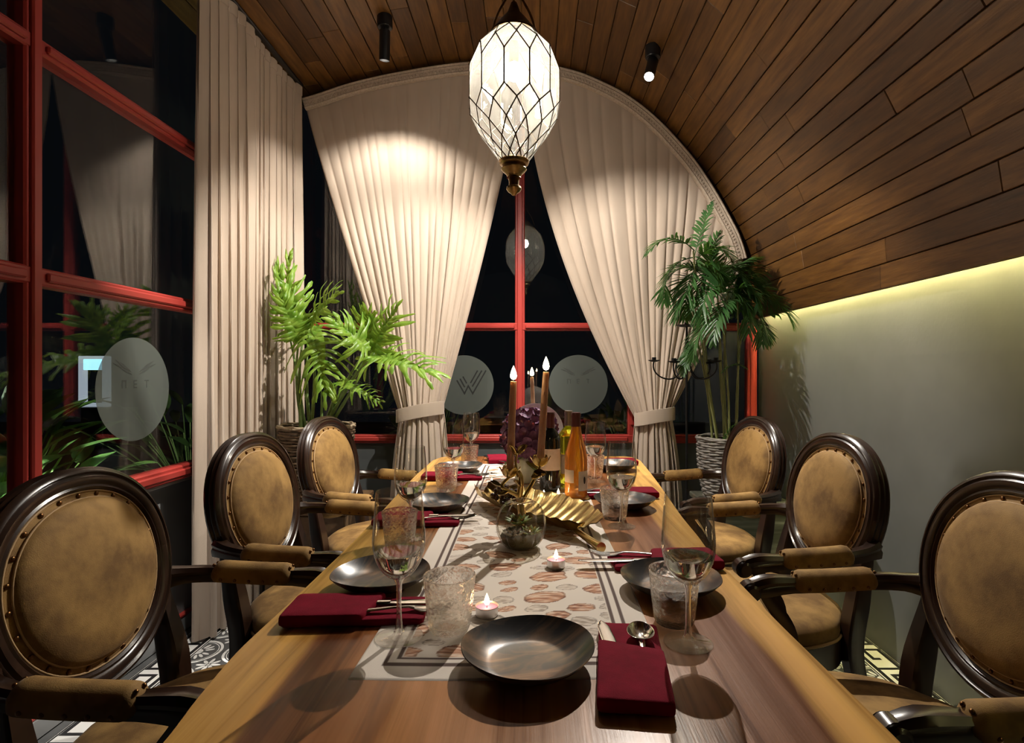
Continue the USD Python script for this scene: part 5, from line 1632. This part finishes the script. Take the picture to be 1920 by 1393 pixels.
proot = b2 + [0, 0, 0.30]
pm = thing('tall_palm', 'tall palm with slim canes and dark feathery fronds growing from the grey basket', 'potted plant', proot)
CANES = [((-0.05, -0.03), (1300, 470), 3.08), ((0.0, 0.02), (1345, 545), 3.12), ((0.05, -0.02), (1383, 560), 3.08), ((0.03, 0.05), (1368, 520), 3.20), ((-0.02, 0.05), (1318, 520), 3.22), ((0.0, -0.06), (1352, 590), 3.02), ((0.07, 0.03), (1392, 600), 3.15), ((-0.07, 0.01), (1308, 640), 3.15), ((0.02, 0.0), (1350, 620), 3.18)]
for (dx, dy), (px, py), d in CANES:
    tip = P(px, py, d)
    f = np.array([b2[0] + dx, b2[1] + dy, proot[2] - 0.003])
    md = (f + tip) / 2 + [0.02 * math.sin(px), 0.015, 0]
    c = curve(np.array([f, md, tip]) - proot, 40)
    r = 0.0072 - 0.0025 * np.linspace(0, 1, 40) + 0.0014 * (np.arange(40) % 8 == 0)
    part(pm, 'cane', tube(c, r, 8), M['cane_green'], True)
FRONDS = [  # base px, tip px, depth base, depth tip, arch, width
    ((1302, 470), (1214, 476), 3.08, 2.95, 0.075, 0.105), ((1302, 480), (1334, 382), 3.10, 3.16, 0.02, 0.10), ((1305, 490), (1372, 488), 3.08, 2.92, 0.07, 0.12), ((1345, 545), (1420, 487), 3.12, 3.15, 0.05, 0.15),
    ((1345, 548), (1436, 556), 3.12, 3.05, 0.09, 0.16), ((1383, 560), (1484, 606), 3.08, 3.02, 0.085, 0.14), ((1345, 552), (1266, 596), 3.12, 3.06, 0.10, 0.16), ((1318, 520), (1256, 520), 3.22, 3.20, 0.06, 0.15), ((1383, 562), (1338, 640), 3.02, 2.86, 0.085, 0.115),
    ((1370, 520), (1408, 492), 3.20, 3.24, 0.03, 0.13), ((1305, 500), (1284, 592), 3.10, 3.05, 0.07, 0.13), ((1347, 548), (1404, 622), 3.10, 3.00, 0.10, 0.15), ((1303, 482), (1246, 562), 3.10, 3.10, 0.09, 0.14), ((1368, 520), (1312, 560), 3.20, 3.14, 0.10, 0.16),
    ((1368, 522), (1390, 580), 3.20, 3.10, 0.10, 0.15), ((1318, 520), (1346, 440), 3.22, 3.26, 0.02, 0.14), ((1352, 590), (1300, 668), 3.02, 2.98, 0.07, 0.13), ((1392, 600), (1440, 640), 3.15, 3.18, 0.05, 0.10), ((1350, 620), (1378, 545), 3.18, 3.22, 0.02, 0.15), ((1345, 545), (1330, 470), 3.14, 3.20, 0.02, 0.15),
    ((1308, 640), (1282, 700), 3.15, 3.06, 0.04, 0.075), ((1352, 700), (1398, 690), 3.05, 3.00, 0.03, 0.05), ((1368, 522), (1428, 530), 3.22, 3.26, 0.07, 0.16), ((1345, 560), (1350, 500), 3.00, 2.98, 0.03, 0.13), ((1385, 565), (1452, 582), 3.12, 3.20, 0.09, 0.15), ((1320, 530), (1268, 560), 3.16, 3.24, 0.07, 0.16),
    ((1375, 545), (1420, 575), 3.05, 2.98, 0.06, 0.14), ((1350, 540), (1316, 600), 3.05, 2.96, 0.08, 0.14), ((1330, 520), (1400, 545), 3.10, 3.02, 0.09, 0.15), ((1310, 505), (1352, 535), 3.06, 2.96, 0.06, 0.13), ((1385, 565), (1430, 640), 3.12, 3.06, 0.08, 0.13), ((1345, 545), (1296, 500), 3.18, 3.2, 0.03, 0.13)]
for i, (a, c, d0, d1, ar, w) in enumerate(FRONDS):
    q0, q1 = P(*a, d0), P(*c, d1)
    q1[0] = min(q1[0], 1.405)
    fv, ff = frond(q0 - proot, q1 - proot, ar, 19, w, 300 + i)
    fv = fv + proot
    lim = np.where(fv[:, 2] > 1.5, np.interp(fv[:, 2], PROF[::-1, 1], PROF[::-1, 0]) - 0.02, 1.455)
    over = np.maximum(0, fv[:, 0] - (lim - 0.05))
    fv[:, 0] -= over - 0.05 * (1 - np.exp(-over / 0.05))
    part(pm, 'frond', (fv - proot, ff), M['palm_green'], True)
part(pm, 'soil_leaf', cat([frond((0.02, -0.08, 0.0), (0.09, -0.13, 0.10), 0.03, 7, 0.05, 401), frond((-0.03, -0.05, 0.0), (0.02, -0.09, 0.13), 0.03, 7, 0.05, 402)]), M['palm_green'], True)

# ------------------------------------------------------------------ black iron floor candelabrum
KX, KY = 0.868, 3.17
kd = thing('iron_candelabrum', 'slender black iron floor candelabrum with empty cups beside the palm', 'candelabrum', (KX, KY, 0))
part(kd, 'pole', tube([(0, 0, 0.03), (0, 0, 0.75), (0, 0, 1.43)], [0.007, 0.007, 0.006], 10), M['iron'], True)
part(kd, 'foot', lathe([(0.0, 0.0), (0.068, 0.0), (0.068, 0.010), (0.03, 0.020), (0.012, 0.04), (0.0, 0.045)], 36), M['iron'], 40)


def cup(c, r):
    return move(lathe([(0.0, -0.004), (r * 0.6, -0.002), (r, 0.004), (r * 1.02, 0.007), (r * 0.6, 0.004), (0.011, 0.003), (0.012, 0.022), (0.010, 0.022), (0.009, 0.006), (0.0, 0.006)], 24), c)


part(kd, 'cup', cup((0, 0, 1.43), 0.062), M['iron'], 40)
for a, ro, zc in ((186, 0.190, 1.232), (228, 0.150, 1.225), (20, 0.155, 1.222), (320, 0.17, 1.228), (95, 0.17, 1.228)):
    c = np.array([math.cos(math.radians(a)), math.sin(math.radians(a)), 0])
    arm = part(kd, 'arm', tube(curve([c * 0.004 + [0, 0, 1.36], c * 0.015 + [0, 0, 1.25], c * ro * 0.42 + [0, 0, 1.135], c * ro * 0.85 + [0, 0, 1.15], c * ro + [0, 0, zc]], 30), 0.0042, 8), M['iron'], True)
    part(arm, 'cup', cup(c * ro + [0, 0, zc], 0.032), M['iron'], 40)

# ------------------------------------------------------------------ frosted round films on the window panes


def film_disc(t, to_world, R):
    part(t, 'film', to_world(plate_poly(sg.Point(0, 0).buffer(R, 48), 0, 0.0004)), M['frosted_film'])


def back_at(cx, cz):
    def f(m):
        v = m[0]
        return np.stack([cx + v[:, 0], GY - 0.0032 - v[:, 2], cz + v[:, 1]], 1), m[1]
    return f


def left_at(cy, cz):
    def f(m):
        v = m[0]
        return np.stack([GX + 0.0032 + v[:, 2], cy + v[:, 0], cz + v[:, 1]], 1), m[1]
    return f


def stroke(pts, w):
    return sg.LineString(pts).buffer(w / 2, cap_style=2, join_style=2)


W1 = back_at(-0.448, 1.088)
t = thing('window_film', 'round frosted window film with a dark striped W emblem, left of the red centre post', 'window film')
film_disc(t, W1, 0.192)
k = 0.000369
o = np.array([452, 640.0])          # middle of the emblem


def q(*pts):
    return [((x - 468) * k, (640 - y) * k) for x, y in pts]


wl = [stroke(q((772, 384), (540, 790), (462, 655), (396, 790), (262, 556)), 0.0088), stroke(q((700, 386), (532, 668)), 0.0088), stroke(q((626, 386), (500, 606)), 0.0088), stroke(q((400, 680), (318, 530)), 0.0088), stroke(q((434, 610), (368, 492)), 0.0088)]
part(t, 'emblem', W1(move(plate_poly(shapely.union_all(wl), 0.0005, 0.0003), (0.03, 0.0, 0))), M['film_ink'], label='dark emblem of slanted stripes forming a W')


def wings_film(name_label, tw, R):
    t = thing('window_film', name_label, 'window film')
    film_disc(t, tw, R)
    ws = []
    for s in (-1, 1):
        for (x0, y0, x1, y1, w) in ((0.105, 0.112, 0.020, 0.066, 0.012), (0.080, 0.082, 0.016, 0.056, 0.008), (0.118, 0.100, 0.060, 0.080, 0.006)):
            ws.append(sg.Polygon([(s * x0, y0), (s * (x0 + x1) / 2, (y0 + y1) / 2 + w * 0.6), (s * x1, y1), (s * (x0 + x1) / 2, (y0 + y1) / 2 - w * 0.6)]))
    part(t, 'emblem', tw(plate_poly(shapely.union_all(ws), 0.0005, 0.0003)), M['film_faint'], label='faint dark pair of wings')
    x = -0.075
    for ch in '\u041fET':
        m = meshkit.text_mesh(ch, 0.030, 0.0003)
        v = np.array(m.vertices)
        part(t, 'lettering', tw((v + [x, 0.005, 0.0005], np.array(m.faces))), M['film_faint'])
        x += 0.062
    return t


wings_film('round frosted window film with faint wings and spaced letters, right of the red centre post', back_at(0.290, 1.092), 0.190)
wings_film('round frosted window film with faint wings on the left window', left_at(2.155, 1.105), 0.198)

# ------------------------------------------------------------------ the dark garden outside
mat('garden_leaf', {'g': ('geometry', {}), 'n': ('noise_texture', {'scale': 15.0, 'detail': 3.0}), 'r': ('rgb_ramp', {'ramp': [(0.3, (0.03, 0.07, 0.02)), (0.7, (0.10, 0.18, 0.05))]}),
                    'p': ('principled_bsdf', {'roughness': 0.4}), 't': ('translucent_bsdf', {'color': (0.12, 0.22, 0.05)}), 'x': ('mix_closure', {'fac': 0.3})},
    [('g.position', 'n.vector'), ('n.fac', 'r.fac'), ('r.color', 'p.base_color'), ('p.BSDF', 'x.closure1'), ('t.BSDF', 'x.closure2')], 'x.closure')


def bush(label, loc, R, n, L, W, seed, lift=0.0):
    t = thing('garden_shrub', label, 'shrub', loc, 0, None)
    rs = random.Random(seed)
    ms, st = [], []
    for i in range(n):
        az, el = rs.uniform(0, 2 * math.pi), rs.uniform(0.15, 1.35)
        d = np.array([math.cos(az) * math.cos(el), math.sin(az) * math.cos(el), math.sin(el)])
        r = R * rs.uniform(0.35, 1.0)
        p = d * r * [1, 1, 1.2] + [0, 0, lift]
        st.append(tube(curve([(d[0] * 0.03, d[1] * 0.03, 0), p * 0.5 + [0, 0, 0.06], p], 8), 0.005, 5))
        dd = d + np.array([rs.uniform(-0.5, 0.5), rs.uniform(-0.5, 0.5), rs.uniform(-0.6, 0.2)])
        ll = L * rs.uniform(0.7, 1.2)
        rowsL = []
        for s in np.linspace(0, 1, 6):
            w = W * math.sin(math.pi * min(1, 0.06 + 0.92 * s)) ** 0.8
            rowsL.append([(ll * s, w * h, -0.25 * ll * s * s + 0.25 * w * h * h) for h in (-1, 0, 1)])
        ms.append(basis(grid(np.array(rowsL)), p, dd, (0, 0, 1)))
    part(t, 'foliage', cat(ms), M['garden_leaf'], True, kind='stuff')
    part(t, 'stems', cat(st), M['petiole_green'], True)


bush('lamplit broad-leaved shrub outside the left window, low beside the window post', (-2.72, 2.74, -0.05), 0.66, 130, 0.24, 0.055, 1, 0.32)
bush('dark shrub outside the left window, behind the lamplit one', (-3.9, 3.3, -0.05), 0.8, 70, 0.30, 0.05, 2)
bush('dark shrub outside the left window, nearest the back corner', (-3.0, 4.9, -0.05), 0.95, 80, 0.30, 0.045, 3)
bush('dark shrub outside the back window, left of the red centre post', (-0.95, 5.2, -0.05), 0.8, 90, 0.22, 0.04, 4)
bush('dark shrub outside the back window, right of the red centre post', (0.95, 5.4, -0.05), 0.8, 90, 0.22, 0.04, 5)
gl = thing('garden_lamp', 'small black garden spot shining up into the shrub outside the left window', 'lamp', (-1.92, 2.50, -0.07))
part(gl, 'stake', tube([(0, 0, 0), (0, 0, 0.12)], 0.012, 10), M['black_metal'], True)
mat('garden_glow', {'e': ('emission', {'color': (0.85, 1.0, 0.80), 'strength': 2600.0})}, surface='e.emission')
ga = np.array([-0.66, 0.20, 0.80])
cn = lathe([(0.0, 0.0), (0.03, 0.0), (0.04, 0.02), (0.04, 0.10), (0.036, 0.10), (0.036, 0.07), (0.0, 0.07)], 24)
part(gl, 'can', basis((cn[0][:, [2, 0, 1]], cn[1]), (0, 0, 0.11), ga, (0, 1, 0.2)), M['black_metal'], 40)
cn = lathe([(0.0, 0.078), (0.035, 0.078), (0.035, 0.074), (0.0, 0.074)], 24)
part(gl, 'lens', basis((cn[0][:, [2, 0, 1]], cn[1]), (0, 0, 0.11), ga, (0, 1, 0.2)), M['garden_glow'], 40)
ki = thing('lit_kiosk', 'white lit kiosk frame with a blue screen, far outside the left window', 'kiosk', (-5.95, 7.6, -0.07))
mat('kiosk_glow', {'e': ('emission', {'color': (0.75, 0.85, 1.0), 'strength': 0.35})}, surface='e.emission')
part(ki, 'frame', cat([box((-0.16, 0, 1.10), (0.05, 0.12, 0.66), 0.01), box((0.16, 0, 1.10), (0.05, 0.12, 0.66), 0.01), box((0, 0, 0.80), (0.37, 0.12, 0.05), 0.01), box((0, 0, 1.44), (0.37, 0.12, 0.04), 0.01)]), M['kiosk_glow'])
part(ki, 'screen', box((0, 0.0, 1.345), (0.27, 0.08, 0.15), 0.01), M['blue_screen'])
part(ki, 'pedestal', box((0, 0, 0.40), (0.30, 0.12, 0.74), 0.01), M['black_metal'])

# ------------------------------------------------------------------ two more ceiling spotlights nearer the room's front
spotlight('black can spotlight on the ceiling above the lantern, aimed at the palm corner', (-0.50, 2.32, 3.099), (1.0, 3.15, 1.1), SPOT_FAR_A, 36)
spotlight('black can spotlight on the ceiling above the lantern, aimed at the lobed-leaf plant', (0.42, 2.32, 2.985), (-1.0, 3.15, 1.0), SPOT_FAR_B, 36)
spotlight('black can spotlight near the left window, lighting the floor by the straight curtain', (-1.12, 2.0, 2.992), (-1.40, 2.25, 0.0), SPOT_FLOOR, 14)
